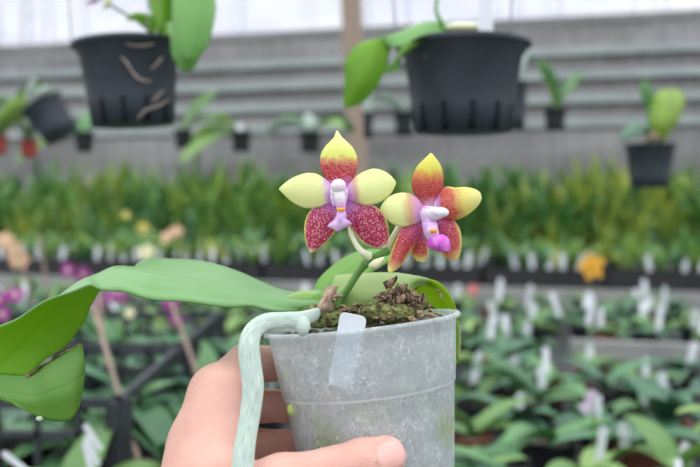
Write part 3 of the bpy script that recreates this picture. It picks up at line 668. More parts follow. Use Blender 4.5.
gs = [(fbox(-6, 5, TW + .03, TW + .12, .0, zrow[0] + .02), 0)]
zs = zrow
for a, b in zip(zs, zs[1:]):     # each sheet leans out towards its lower edge
    Vb = [F(s, t, z) for s in (-6, 5) for (t, z) in ((TW + .01, a), (TW - .045, b + .03), (TW - .045, b), (TW + .03, b), (TW + .03, a))]
    gs.append(((Vb, [(0, 1, 6, 5), (1, 2, 7, 6), (2, 3, 8, 7), (0, 4, 3, 2, 1), (5, 6, 7, 8, 9)]), 0))
    gs.append((fbox(-6, 5, TW - .062, TW - .043, b - .005, b + .062), 1))
gs.append((fbox(-6, 5, TW - .05, TW + .028, 0, zrow[-1] - .03), 0))
g = join(*gs); o = obj('wall_back', (g[0], g[1], None, g[3]), ['wall', 'lip_pipe'], smooth=False); tag(o, kind='structure')
def filmmat():
    m, n, out = nt('translucent_greenhouse_film'); g = noise(n, 1.2, 4, stretch=(1, 1, 3)); r = ramp(n, [(.35, (.86, .87, .93)), (.65, (.95, .95, .97))]); n.links.new(g, r.inputs[0])
    t = N(n, 'ShaderNodeBsdfTranslucent'); d = N(n, 'ShaderNodeBsdfDiffuse'); tr = N(n, 'ShaderNodeBsdfTransparent')
    n.links.new(r.outputs[0], t.inputs[0]); n.links.new(r.outputs[0], d.inputs[0]); n.links.new(r.outputs[0], tr.inputs[0])
    a = N(n, 'ShaderNodeMixShader'); a.inputs[0].default_value = .3; n.links.new(t.outputs[0], a.inputs[1]); n.links.new(d.outputs[0], a.inputs[2])
    b = N(n, 'ShaderNodeMixShader'); b.inputs[0].default_value = .55; n.links.new(a.outputs[0], b.inputs[1]); n.links.new(tr.outputs[0], b.inputs[2]); n.links.new(b.outputs[0], out.inputs[0]); return m
M['film'] = filmmat()
o = obj('window_1', fbox(-6, 5, TW + .02, TW + .025, zrow[0], zrow[0] + 2.6), 'film', smooth=False); tag(o, kind='structure')
gs = [(fbox(-6, 5, TW - .01, TW + .05, zrow[0] - .03, zrow[0] + .03), 0)]
o = obj('trim_1', (gs[0][0][0], gs[0][0][1]), 'wall', smooth=False); tag(o, kind='structure')

# wooden post leaning in front of the wall
A, B = P(349, -60, 5.35), P(359, 200, 5.35); dirv = (A - B).normalized(); foot = B - dirv * (B.z / dirv.z); top = A + dirv * .6
Mx = dirv.to_track_quat('Z', 'Y').to_matrix()
o = obj('wooden_post', rbox((foot + top) / 2 + Vector((0, 0, 0)), (.105, .09, (top - foot).length), Mx, .08), 'wood', smooth=False)
tag(o, 'bare wooden post standing in front of the grey back wall', 'post')
def zonex(x):
    return ('at the left edge' if x < 60 else 'left of the hand' if x < 150 else 'behind the hand' if x < 265 else 'behind the clear pot' if x < 455 else 'just right of the clear pot' if x < 540 else 'below the orange flower' if x < 630 else 'at the right edge')
# benches
def bench(name, s0, s1, t0, t1, zt, label):
    b = thing(name, F((s0 + s1) / 2, t0, 0), label, 'bench')
    gs = []
    n = int((t1 - t0) / .09)
    for k in range(n + 1): gs.append((fbox(s0, s1, t0 + k * .09, t0 + k * .09 + .062, zt - .015, zt), 0))
    g = join(*gs); obj('bench_top', (g[0], g[1]), 'steel', b, smooth=False)
    for s in (s0 + .2, (s0 + s1) / 2, s1 - .2):
        for t in (t0 + .1, t1 - .1): obj('leg', rbox(F(s, t, (zt - .015) / 2), (.05, .05, zt - .015), Matrix.Rotation(-AL, 3, 'Z')), 'steel', b, smooth=False)
    return b
ZB = EZ - .50
b1 = bench('plant_bench', -3.3, 2.2, .98, 4.13, ZB, 'wide near bench crowded with potted seedlings and white labels')
g = fbox(-3.3, 2.2, 4.13, 4.17, ZB - .02, ZB + .06); obj('edge_board', g, 'rail', b1, smooth=False)
g = fbox(-.04, 2.2, 2.84, 2.88, ZB, ZB + .055); o = obj('divider_board', g, 'rail', b1, smooth=False)
b2 = bench('plant_bench', -5.2, 2.6, 4.32, 6.6, EZ - .44, 'far bench carrying seedling trays and tall leafy plants')
obj('edge_board', fbox(-5.2, 2.6, 4.28, 4.32, EZ - .49, EZ - .425), 'rail', b2, smooth=False)

# ------------------------------------------------------------------ plant prototypes
def potgeo(rt, rb, h, n=24, wall=.002, slots=0, rim=.008, lip=.10):
    pr = [(.0005, 0), (rb, 0), (rb + (rt - rb) * .30, h * .30), (rb + (rt - rb) * (1 - lip - .02), h * (1 - lip - .02)), (rt + rim * .12, h * (1 - lip)), (rt + rim * .25, h - rim * .9), (rt + rim * .9, h - rim * .65), (rt + rim, h - rim * .5), (rt + rim - .0005, h), (rt - wall, h), (rt - wall - .001, h * .85), (rb - wall, h * .05), (.0005, h * .05)]
    sk = (lambda i, k: (i == 1 and (k % slots) == 0)) if slots else None
    return lathe(pr, n, None, sk)
def soilgeo(r, z, n=20, seed=0):
    q = random.Random(seed); V, Fc = lathe([(r, z - .01), (r, z - .002), (r * .6, z + .003), (.0005, z + .004)], n)
    return [v + Vector((0, 0, q.uniform(-.002, .003))) for v in V], Fc
def blade(L, w, az, lift, droop, n=9, m=5, base=(0, 0, 0), fold=.25, shape='ell', twist=0, thick=.0008):
    """one leaf: starts upward at angle lift, bends over by droop; az = heading"""
    rows = []; x = z = 0.0; a = lift
    for i in range(n):
        t = i / (n - 1)
        if shape == 'ell': ww = w * (math.sin(math.pi * (t * .94 + .06) ** .85) ** .75 if t < 1 else 0) + .0006
        else: ww = w * (min(1, .45 + t * 2.5)) * (1 - t ** 3) ** .6 + .0006
        c, s_ = math.cos(az), math.sin(az); tw = twist * t; rw = []
        for j in range(m):
            v = (j / (m - 1) * 2 - 1); hh = fold * abs(v) * ww * .5; lat = v * ww / 2
            nx, nz = -math.sin(a), math.cos(a)
            lx, lz = lat * math.cos(tw), lat * math.sin(tw)
            X = x + nx * (hh + lz); Zz = z + nz * (hh + lz)
            rw.append(Vector((X * c - lx * s_ + base[0], X * s_ + lx * c + base[1], Zz + base[2])))
        rows.append(rw); st = L / (n - 1); x += math.cos(a) * st; z += math.sin(a) * st; a -= droop / (n - 1)
    return loft(rows, n + 3, m, thick)[:2]
NUR = [mesh('nursery_pot_black', *potgeo(.040, .030, .075, rim=.003), 'black'), mesh('nursery_pot_clay', *potgeo(.040, .030, .075, rim=.003), 'terracotta')]
SOIL = mesh('bark_topping', *soilgeo(.037, .066), 'medium')
def leafset(seed, kind):
    q = random.Random(seed); out = []; n = q.randint(4, 6); a0 = q.uniform(0, 6.28)
    for k in range(n):
        az = a0 + math.pi * (k % 2) + q.uniform(-.6, .6) if kind == 'phal' else a0 + k * 2.4 + q.uniform(-.3, .3)
        L = q.uniform(.09, .17); w = q.uniform(.038, .062)
        out.append(blade(L, w, az, q.uniform(.25, .95), q.uniform(.6, 1.5), 9, 5, (0, 0, .068 + k * .003), .35))
    return out
NEAR = []
for i in range(9):
    ls = leafset(100 + i, 'phal' if i % 2 else 'rosette'); mt = ['bg1', 'bg1', 'bg2', 'bg3', 'bg1', 'bg2', 'bg3', 'bg1', 'bg2'][i]
    g = join(*[(x, 0) for x in ls])
    NEAR.append(([mesh('broad_leaf', *x, mt) for x in ls], mesh('broad_leaves', g[0], g[1], mt)))
def tagmesh(w, h):
    r = w * .3; V = [(-w / 2, 0, 0), (w / 2, 0, 0), (w / 2, 0, h - r), (w / 2 - r, 0, h), (-w / 2 + r, 0, h), (-w / 2, 0, h - r)]
    V = [Vector(v) for v in V] + [Vector(v) + Vector((0, .0009, 0)) for v in V]
    return V, [(0, 1, 2, 3, 4, 5), (11, 10, 9, 8, 7, 6)] + [(i, i + 6, (i + 1) % 6 + 6, (i + 1) % 6) for i in range(6)]
TAG = [mesh('label_wide', *tagmesh(.020, .085), 'label', smooth=False), mesh('label_long', *tagmesh(.017, .11), 'label', smooth=False)]
def inst(name, parts, loc, rz, sc, label, cat, group, tilt=0):
    e = bpy.data.objects.new(name, None); e.empty_display_size = .02; COL.objects.link(e); e.location = loc; e.rotation_euler = (tilt, 0, rz); e.scale = (sc,) * 3
    for nm, me in parts:
        c = bpy.data.objects.new(nm, me); COL.objects.link(c); c.parent = e
    return tag(e, label, cat, group)
def rowword(d): return 'frontmost on the near bench' if d < 1.5 else 'near front of the near bench' if d < 2.1 else 'midway back on near bench' if d < 2.9 else 'in rear of near bench' if d < 3.6 else 'by near bench edge board'
q = random.Random(21); ntag = 0; leafword = ['green', 'mid green', 'pale green', 'dark green', 'glossy green', 'light green', 'deep green', 'bluish green', 'yellowish green']
def hidden(x, y): return False
cr_x0, cr_x1, cr_y0, cr_y1 = -.95, -.325, 1.20, 2.36     # ground the crates take
t = 1.12
while t < 4.02:
    s = -.62 * t - .35; s_end = .44 * t + .2
    while s < s_end:
        ss, tt = s + q.uniform(-.035, .035), t + q.uniform(-.03, .03); s += .138 + .012 * t
        v = F(ss, tt, ZB); x, y, d = proj(v + Vector((0, 0, .08)))
        if x < -60 or x > 820 or d < 1.08: continue
        if cr_x0 - .13 < v.x < cr_x1 + .13 and cr_y0 - .08 < v.y < cr_y1 + .08: continue
        if 2.40 < tt < 2.93 and ss > -.12: continue
        if v.x < .0 and d < 1.35: continue
        if (x > 285 and x < 440 and y > 350): continue
        i = q.randrange(9); many = d < 2.0
        parts = [('pot', NUR[1 if q.random() < .12 else 0]), ('potting_mix', SOIL)] + ([('leaf', m_) for m_ in NEAR[i][0]] if many else [('leaves', NEAR[i][1])])
        inst('potted_seedling', parts, v, q.uniform(0, 6.28), q.uniform(.85, 1.2) * (1.16 - .13 * t), '%s orchid seedling, %s, %s' % (leafword[i], rowword(d), zonex(x)), 'potted plant', 'potted seedlings %s' % rowword(d))
        if q.random() < (.50 if x > 440 else .10):
            a = q.uniform(-.5, .5); ang = q.uniform(0, 6.28)
            lo = v + Vector((.034 * math.cos(ang), .034 * math.sin(ang), .062))
            e = link('plant_label', TAG[ntag % 2], None, lo); e.rotation_euler = (q.uniform(-.25, .25), q.uniform(-.3, .3), a); e.scale = (.75 + .22 * (d - 1),) * 2 + (.68 + .10 * (d - 1),); ntag += 1
            xx = proj(lo)[0]; tag(e, 'white plastic label, %s, %s' % (rowword(d), zonex(xx)), 'plant label', 'white labels %s' % rowword(d))
    t += .145
# ------------------------------------------------------------------ far bench: trays of seedlings with labels, tall plants behind
ZF = EZ - .44
def traygeo(s0, s1, t0, t1, z0, h=.10):
    return join((fbox(s0, s1, t0, t1, z0, z0 + .012), 0), (fbox(s0, s1, t0, t0 + .012, z0, z0 + h), 0), (fbox(s0, s1, t1 - .012, t1, z0, z0 + h), 0), (fbox(s0, s0 + .012, t0 + .012, t1 - .012, z0, z0 + h), 0), (fbox(s1 - .012, s1, t0 + .012, t1 - .012, z0, z0 + h), 0))
def farzone(x): return ('at the left edge' if x < 60 else 'above the long leaf' if x < 200 else 'left of the left flower' if x < 290 else 'behind the flowers' if x < 470 else 'between flowers and orange bloom' if x < 575 else 'right of the orange bloom')
k = 0; s = -4.57
while s < 2.3:
    g = traygeo(s, s + .56, 4.38, 4.98, ZF); o = obj('seedling_tray', (g[0], g[1]), 'traymat', smooth=False)
    xx = proj(F(s + .28, 4.4, ZF))[0]; tag(o, 'black seedling tray on the far bench edge, %s' % farzone(xx), 'tray', 'black trays along the far bench'); s += .585
SEED = []
for i in range(5):
    qq = random.Random(300 + i); ls = [blade(qq.uniform(.10, .17), qq.uniform(.024, .036), qq.uniform(0, 6.28), qq.uniform(.9, 1.5), qq.uniform(.3, 1.2), 7, 3, (0, 0, .06), .3) for k in range(7)]
    g = join(*[(x, 0) for x in ls]); SEED.append(mesh('seedling_leaves', g[0], g[1], ['strap1', 'bg1', 'strap1', 'strap2', 'bg2'][i]))
SPOT = mesh('plug_pot', *potgeo(.026, .020, .065, 12, rim=.002), 'black')
nseed = 0
for ri, t in enumerate((4.45, 4.58, 4.71, 4.84)):
    s = -3.7 + .03 * ri
    while s < 1.9:
        ss = s + q.uniform(-.012, .012); s += .078
        f_ = ((ss + 4.57) % .585)
        if f_ < .05 or f_ > .52: continue
        x, y, d = proj(F(ss, t, ZF))
        if x < -12 or x > 712: continue
        v = F(ss, t + q.uniform(-.01, .01), ZF + .012)
        inst('seedling', [('pot', SPOT), ('leaves', SEED[q.randrange(5)])], v, q.uniform(0, 6.28), q.uniform(1.0, 1.35), 'small seedling in row %s of far trays, %s' % (('one', 'two', 'three', 'four')[ri], farzone(x)), 'seedling', 'seedlings in the far trays'); nseed += 1
        if q.random() < .85:
            e = link('plant_label', TAG[0], None, v + F(.02, -.034, 0) + Vector((0, 0, .085))); e.rotation_euler = (q.uniform(-.2, .2), q.uniform(-.25, .25), q.uniform(-.6, .3)); e.scale = (1.3, 1, .95)
            tag(e, 'white label in row %s of far trays, %s' % (('one', 'two', 'three', 'four')[ri], farzone(x)), 'plant label', 'white labels in the far trays')
TALL = []
for i in range(8):
    qq = random.Random(500 + i); n = qq.randint(12, 18)
    ls = [blade(qq.uniform(.24, .56), qq.uniform(.032, .060), qq.uniform(0, 6.28), qq.uniform(1.05, 1.5), qq.uniform(.15, 1.3), 8, 3, (qq.uniform(-.03, .03), qq.uniform(-.03, .03), .09), .3, 'strap') for k in range(n)]
    ls2 = [blade(qq.uniform(.2, .4), qq.uniform(.035, .055), qq.uniform(0, 6.28), qq.uniform(.7, 1.3), qq.uniform(.5, 1.6), 8, 3, (0, 0, .09), .3) for k in range(8)]
    mt = ['strap1', 'strap1', 'strap2', 'strap3', 'strap1', 'bg1', 'strap3', 'strap3'][i]
    g = join(*[(x, 0) for x in ls + ls2]); TALL.append(mesh('tall_leaves', g[0], g[1], mt))
TP = [mesh('tall_plant_pot', *potgeo(.065, .05, .11, 20, rim=.004), 'black'), mesh('tall_plant_clay_pot', *potgeo(.065, .05, .11, 20, rim=.004), 'terracotta')]
for ri, t in enumerate((5.34, 5.50, 5.66, 5.88, 6.12, 6.36)):
    s = -.78 * t - .2
    while s < .36 * t + .35:
        ss = s + q.uniform(-.04, .04); s += .165
        v = F(ss, t, ZF); x, y, d = proj(v)
        if x < -40 or x > 745 or abs(v.x - .05) < .13 and abs(v.y - 5.34) < .13: continue
        k_ = q.randrange(8); rowsc = (.70, .90, 1.08, 1.2, 1.3, 1.38)[ri]
        if x > 575 and q.random() < .25: k_ = 2
        cw = ['green', 'green', 'yellow-green', 'dark green', 'green', 'broad green', 'dark leafy', 'deep green'][k_]
        inst('strap_leaved_plant', [('pot', TP[1 if q.random() < .2 else 0]), ('leaves', TALL[k_])], v, q.uniform(0, 6.28), rowsc * q.uniform(.85, 1.08), '%s strap-leaved plant, row %s behind trays, %s' % (cw, ('one', 'two', 'three', 'four', 'five', 'six')[ri], farzone(x)), 'potted plant', 'tall strap-leaved plants on the far bench')

# ------------------------------------------------------------------ hanging pots
def hang(px, py, d, rt, rb, h, label, leaves, name='hanging_pot', tilt=0, mat='potdark', slots=5, wires=True, n=60, group=None, roll=0, plant_label=None, rim=.004, plant_name='orchid_plant', hook=None):
    """px,py = centre of the rim; h pot height; leaves: list of (material, rows) or blades in pot space"""
    c = P(px, py, d); base = c - Vector((0, 0, h)) if not roll else c
    e = thing(name, c, label, 'hanging pot', group)
    Mx = Matrix.Rotation(roll, 4, 'Y') @ Matrix.Rotation(tilt, 4, 'X')
    pg = potgeo(rt - rim, rb, h, n, slots=slots, rim=rim, lip=.13)
    o = obj('pot', ([Mx @ (v - Vector((0, 0, h))) for v in pg[0]], pg[1]), mat, e, world=False)
    sg = soilgeo(rt - rim - .003, -.012, 24, 3); obj('potting_mix', ([Mx @ v for v in sg[0]], sg[1]), 'medium', e, world=False)
    if wires:
        gs = []
        top = Vector((0, 0, .45)) if d < 1.6 else Vector((0, 0, .9 + (2.6 - c.z) * .2))
        for k in range(3):
            a = math.pi + k * 2.094 + .05; p0 = Vector(((rt) * math.cos(a), (rt) * math.sin(a), -.004)); p1 = Vector((p0.x * .99, p0.y * .99, .16)) if d < 1.6 else p0 * .6 + top * .4
            obj('hanger_wire', tube([Mx @ p0, p1, top], .0009 if d < 2.5 else .0012, 6, 12)[:2], 'wire', e, world=False)
    pl = None
    if leaves:
        pl = thing(plant_name, c, plant_label, 'plant', 'plants in hanging pots' if group else None)
        for nm, mt, geo in leaves: obj(nm, geo, mt, pl, world=False)
    return e, pl
# big left pot and its plant (leaves given in world space, moved to pot space)
c1 = P(128, 43, 1.05)
def rel(g, c): return ([v - c for v in g[0]],) + tuple(g[1:])
lv1 = [('leaf', ['bg_big', 'bg_big_u'], rel(loft([row((158, 34, 1.04), (163, 30, 1.03), (168, 28, 1.04)), row((150, 8, 1.06), (164, 6, 1.02), (178, 8, 1.03)), row((148, -20, 1.05), (166, -18, 1.00), (186, -12, 1.0)), row((160, -38, 1.02), (182, -36, .97), (205, -20, .98)),
        row((172, -20, .98), (196, -16, .955), (215, 0, .97)), row((172, 10, .96), (196, 14, .945), (214, 22, .96)), row((174, 36, .955), (192, 40, .945), (208, 44, .955)), row((180, 56, .955), (190, 60, .95), (199, 58, .955))], 44, 13, .0015), c1)),
       ('leaf', ['bg_big', 'bg_big_u'], rel(loft([row((160, 34, 1.05), (164, 36, 1.03), (168, 38, 1.02)), row((164, 22, 1.03), (174, 26, 1.0), (180, 34, .99)), row((170, 34, .985), (184, 38, .965), (200, 36, .98)), row((172, 54, .975), (186, 56, .962), (201, 52, .975)), row((180, 69, .975), (187, 71, .972), (196, 67, .975))], 30, 11, .0015), c1)),
       ('leaf', ['bg_big', 'bg_big_u'], rel(loft([row((152, 34, 1.06), (156, 32, 1.05), (160, 32, 1.04)), row((140, 22, 1.07), (146, 18, 1.05), (152, 16, 1.04)), row((126, 20, 1.08), (131, 15, 1.07), (137, 12, 1.06))], 16, 9, .0015), c1)),
       ('flower_spike', 'spike', rel(tube(row((150, 32, 1.06), (136, 20, 1.05), (122, 12, 1.04), (110, 4, 1.03), (103, -8, 1.03), (100, -25, 1.03)), .0016, 8), c1)),
       ('bud', 'f_cream', rel(tube(row((104, 8, 1.03), (108, 2, 1.03), (106, -6, 1.03)), [.002, .0045, .002], 8), c1)),
       ('flower', 'f_lilac', rel(tube(row((86, 4, 1.02), (95, 0, 1.02), (103, -3, 1.03)), [.001, .005, .002], 8, flat=.4), c1))]
M['bg_big'] = leafmat('hanging_leaf_top', (.19, .45, .13), (.25, .52, .16), (.35, .65, .05), .35, .4, 12); M['bg_big_u'] = leafmat('hanging_leaf_under', (.20, .44, .03), (.25, .5, .04), (.4, .7, .03), .45, .5, 12)
e1, p1 = hang(128, 43, 1.05, .0672, .0485, .0985, 'large black slotted pot hanging at upper left on a wire', lv1, rim=.008, roll=-.055, plant_label='orchid with drooping broad leaves in the upper left hanging pot')
# dry pale roots stuck to that pot's wall
M['dryroot'] = simple('dry_clinging_root', (.42, .34, .30), (.25, .2, .18), 120, .8)
def cling(pts, rr=.0016):
    rr *= .7
    o_ = []
    for x, y in pts:
        hh = (y - 36) / 87; rad = 50 - 9 * hh; dx = (x - 128 - 5 * hh) / rad; o_.append(P(x, y, 1.05 - .0595 * (rad / 50) * math.sqrt(max(0, 1 - dx * dx)) - .001))
    obj('clinging_root', tube(o_, [rr * .6] + [rr] * (len(o_) - 2) + [rr * .5], 8), 'dryroot', p1)
cling([(121, 57), (127, 63), (132, 71), (138, 78), (145, 81), (151, 81)], .0019); cling([(162, 57), (158, 63), (151, 69)], .0016); cling([(163, 90), (157, 97), (151, 103)], .0013); cling([(168, 100), (158, 106), (146, 110), (138, 118)], .0018); cling([(126, 44), (138, 46), (148, 45), (155, 43)], .0012)
# big right pot
c2 = P(463, 43.5, 1.0)
lv2 = [('leaf', ['bg_big', 'bg_big_u'], rel(loft([row((446, 22, .985), (447, 28, .975), (446, 33, .965)), row((425, 22, .965), (424, 28, .945), (421, 36, .93)), row((405, 30, .94), (396, 36, .915), (398, 47, .905)), row((393, 38, .925), (378, 40, .895), (366, 41, .905)),
        row((388, 58, .91), (370, 60, .885), (347, 58, .90)), row((378, 84, .905), (362, 84, .885), (345, 82, .90)), row((362, 103, .905), (353, 106, .90), (344, 108, .905))], 44, 13, .0015), c2)),
       ('leaf', ['bg_big_u', 'bg_big'], rel(loft([row((440, 28, .97), (432, 33, .955), (425, 38, .95)), row((405, 45, .96), (402, 52, .95), (399, 58, .95)), row((400, 60, .955), (394, 64, .95), (388, 66, .945)), row((399, 70, .955), (390, 73, .95), (380, 74, .945))], 24, 9, .0015), c2)),
       ('flower_spike', 'spike', rel(tube(row((446, 32, .97), (441, 22, .965), (436, 10, .965), (438, -10, .965), (440, -40, .965)), [.0035, .0028, .0022, .002, .002], 8), c2)),
       ('sheath', 'cream', rel(blob(P(468, 27, .965), .010, (2.6, 1, .5), 14, .08), c2))]
e2, p2 = hang(463, 43.5, 1.0, .0775, .0545, .1015, 'large black slotted pot hanging at top centre, right of the post', lv2, rim=.0085, plant_label='orchid with one long drooping leaf in the top centre hanging pot')
lb = obj('plant_label', plate([P(477, -30, .955), P(493, -30, .955), P(493, 32, .955), (P(478, 32, .955))], .001, .2), 'label', smooth=False); tag(lb, 'tall white label standing in the top centre hanging pot', 'plant label')
# right hanging pot with round leaf
c3 = P(650, 143, 2.1)
M['round_leaf'] = leafmat('round_leaf', (.28, .46, .07), (.34, .52, .09), (.5, .7, .08), .4, .4, 8)
lv3 = [('leaf', ['round_leaf', 'round_leaf'], rel(loft([row((656, 140, 2.08), (660, 142, 2.07), (664, 140, 2.08)), row((650, 120, 2.08), (664, 122, 2.04), (678, 120, 2.07)), row((652, 100, 2.1), (668, 102, 2.06), (685, 100, 2.09)), row((660, 89, 2.12), (670, 88, 2.11), (680, 89, 2.12))], 20, 9, .002), c3)),
       ('leaf', ['bg3', 'bg3'], rel(loft([row((648, 142, 2.08), (652, 140, 2.07), (656, 140, 2.08)), row((636, 120, 2.05), (645, 124, 2.03), (652, 128, 2.05)), row((622, 130, 2.0), (630, 134, 1.99), (640, 134, 2.01)), row((619, 137, 1.98), (621, 139, 1.98), (624, 139, 1.98))], 18, 9, .002), c3)),
       ('leaf', ['bg1', 'bg1'], rel(loft([row((650, 140, 2.1), (654, 140, 2.1), (658, 140, 2.1)), row((646, 112, 2.12), (652, 112, 2.11), (657, 114, 2.12)), row((640, 90, 2.1), (646, 88, 2.1), (652, 88, 2.1)), row((642, 80, 2.1), (644, 79, 2.1), (646, 80, 2.1))], 14, 7, .002), c3)),
       ('dry_leaf', 'drypale', rel(tube(row((646, 142, 2.06), (652, 134, 2.05), (660, 138, 2.05)), [.003, .008, .004], 8, flat=.4), c3))]
hang(650, 144, 2.1, .061, .044, .105, 'dark grey hanging pot at right with a round yellow-green leaf', lv3, n=30, slots=0, plant_label='plant with one round yellow-green leaf in the right hanging pot')
# tilted pot at left
c4 = P(41, 103, 2.5)
M['silver_leaf'] = leafmat('silvery_leaf', (.42, .52, .48), (.50, .6, .56), (.5, .6, .5), .3, .35, 8)
lv4 = [('leaf', ['silver_leaf', 'silver_leaf'], rel(loft([row((28, 108, 2.5), (32, 104, 2.49), (36, 100, 2.5)), row((26, 92, 2.48), (31, 90, 2.46), (36, 90, 2.48)), row((32, 78, 2.46), (35, 76, 2.46), (38, 76, 2.47)), row((37, 71, 2.46), (38.5, 70.5, 2.46), (40, 71, 2.46))], 14, 7, .002), c4)),
       ('leaf', ['silver_leaf', 'silver_leaf'], rel(loft([row((30, 106, 2.49), (36, 100, 2.47), (44, 100, 2.48)), row((34, 94, 2.46), (42, 92, 2.44), (50, 94, 2.45)), row((42, 86, 2.45), (48, 86, 2.44), (54, 90, 2.45)), row((50, 88, 2.44), (52, 90, 2.44), (54, 94, 2.45))], 14, 7, .002), c4))]
hang(41, 103, 2.5, .064, .050, .112, 'dark hanging pot at left tilted on its side', lv4, roll=-.57, n=30, slots=0, plant_label='silvery leaved plant in the tilted left pot')
def small(px, py, d, rt, h, mat, label, kinds, seed, pl, name='hanging_pot', wires=True, sc=1):
    rt *= 1.12; h *= 1.08
    qq = random.Random(seed); lv = []
    for k, (mt, az, L, w, lift, droop) in enumerate(kinds):
        lv.append(('leaf', [mt, mt], blade(L * 1.4, w * 1.35, az, lift, droop, 9, 5, (0, 0, -.01), .3, thick=.0015, twist=(.9, -.9)[k % 2])))
    hang(px, py, d, rt, rt * .78, h, label, lv, n=24, slots=0, mat=mat, wires=wires, plant_label=pl, name=name, rim=.003)
PI = math.pi
small(29, 140, 2.7, .026, .05, 'redpot', 'small red hanging pot at the left edge', [('silver_leaf', 2.8, .12, .04, 1.2, .8), ('bg1', 0.2, .12, .05, 1.2, 1.2), ('strap1', 2.9, .15, .06, 1.3, 1.2), ('silver_leaf', 1.8, .1, .04, 1.3, .8)], 1, 'small silvery leaved plant in the red pot')
small(-2, 136, 2.6, .026, .05, 'redpot', 'red hanging pot cut off by the left frame edge', [('strap1', .2, .17, .075, 1.35, 1.6), ('strap1', 1.0, .19, .07, 1.3, 1.2), ('bg1', 2.6, .15, .05, 1.3, 1.2), ('strap1', -.2, .15, .06, 1.0, .9)], 2, 'bright green leaved plant at the left frame edge')
small(84, 132, 3.6, .038, .075, 'black', 'small black hanging pot below the big upper left pot', [('silver_leaf', PI, .19, .05, .35, .9), ('bg2', PI + .3, .22, .06, -.1, .8), ('silver_leaf', .3, .15, .05, .7, 1.0), ('bg1', 1.5, .14, .06, 1.2, .9)], 3, 'grey-green leaved plant left of the hanging row')
small(183, 130, 3.7, .036, .07, 'black', 'small black hanging pot under the large drooping leaf', [('bg2', .4, .17, .06, 1.1, .5), ('silver_leaf', PI, .20, .045, .5, 1.2), ('bg2', .1, .14, .05, .7, .8)], 4, 'green leaved plant in the pot under the drooping leaf')
small(241, 131, 3.7, .040, .08, 'black', 'small black hanging pot left of the left flower, white tag', [('bg2', PI, .17, .05, .4, 1.4), ('bg2', PI + .4, .22, .06, -.1, .9), ('strap1', PI - .3, .12, .05, .9, 1.1)], 5, 'plant with leaves falling left in the second small pot')
lb = obj('plant_label', plate([P(236, 124, 3.66), P(243, 123, 3.66), P(243, 133, 3.66), P(237, 133, 3.66)], .001, .2), 'label', smooth=False); tag(lb, 'white tag standing in the small hanging pot left of the flower', 'plant label')
small(310, 132, 3.7, .042, .08, 'black', 'small black hanging pot just above the left flower', [('silver_leaf', PI, .16, .06, .7, 1.8), ('bg1', .2, .16, .06, .8, 1.8), ('silver_leaf', 1.5, .12, .05, 1.1, 1.2), ('bg1', PI - .5, .14, .05, .8, 1.0), ('bg2', -.4, .13, .05, .8, 1.6)], 6, 'bushy grey-green plant in the pot above the left flower')
small(368, 112, 3.6, .022, .10, 'black', 'narrow black hanging pot beside the wooden post', [('silver_leaf', 1.0, .07, .03, 1.4, .4), ('silver_leaf', 2.2, .08, .03, 1.3, .4)], 7, 'small pale plant in the narrow pot by the post')
small(404, 112, 3.2, .035, .08, 'black', 'black hanging pot half hidden left of the big centre pot', [('silver_leaf', PI, .11, .05, .9, 1.2), ('silver_leaf', .3, .1, .05, .8, 1.2)], 8, 'silvery plant half hidden by the big centre pot')
small(512, 82, 2.4, .040, .12, 'potdark', 'grey hanging pot peeping out right of the big centre pot', [('silver_leaf', .3, .07, .04, 1.3, .5), ('silver_leaf', 1.6, .09, .04, 1.4, .4)], 9, 'pale plant peeping out right of the big centre pot')
small(555, 109, 3.0, .036, .068, 'black', 'small black hanging pot right of the big centre pot', [('bg1', PI - .2, .14, .06, 1.45, .5), ('strap1', PI + .3, .13, .06, 1.3, .2), ('bg1', .1, .12, .04, 1.1, .3), ('bg2', .5, .13, .035, .9, .2)], 10, 'upright green plant right of the big centre pot')

# ------------------------------------------------------------------ crates
def crate(x0, x1, y0, y1, z0, h, label):
    e = thing('plastic_crate', ((x0 + x1) / 2, (y0 + y1) / 2, z0), label, 'crate', None); th = .010
    def bx(a, b, c, d, f, g_): return box(((a + b) / 2, (c + d) / 2, (f + g_) / 2), (b - a, d - c, g_ - f))
    def side(ax, k0, k1, fix):
        gs = []
        def pc(u0, u1, zz0, zz1): return bx(u0, u1, fix, fix + th, zz0, zz1) if ax == 'x' else bx(fix, fix + th, u0, u1, zz0, zz1)
        gs.append((pc(k0, k1, z0 + h - .016, z0 + h), 0)); gs.append((pc(k0, k1, z0, z0 + .02), 0)); gs.append((pc(k0, k1, z0 + h * .42, z0 + h * .42 + .012), 0)); gs.append((pc(k0, k1, z0 + h * .72, z0 + h * .72 + .010), 0))
        n = max(3, int((k1 - k0) / .06))
        for i in range(n + 1):
            u = k0 + (k1 - k0 - .008) * i / n; gs.append((pc(u, u + (.022 if i in (0, n) else .008), z0 + .0, z0 + h), 0))
        g = join(*gs); obj('side', (g[0], g[1]), 'crate', e, smooth=False)
    side('x', x0, x1, y0); side('x', x0, x1, y1 - th); side('y', y0, y1, x0); side('y', y0, y1, x1 - th)
    obj('bottom', bx(x0, x1, y0, y1, z0, z0 + .008), 'crate', e, smooth=False)
    for x in (x0 + .01, x1 - .01):
        for y in (y0 + .01, y1 - .01): obj('corner_post', rbox((x, y, z0 + h / 2), (.03, .03, h + .004), None, .3), 'crate', e, smooth=False)
xr = -.335; zc = ZB + .0
crate(xr - .55, xr, 1.27, 1.72, zc, .21, 'black lattice crate nearest the camera, left of the hand')
crate(xr - .55, xr, 1.76, 2.26, zc, .21, 'black lattice crate behind the nearest one')
q = random.Random(77)
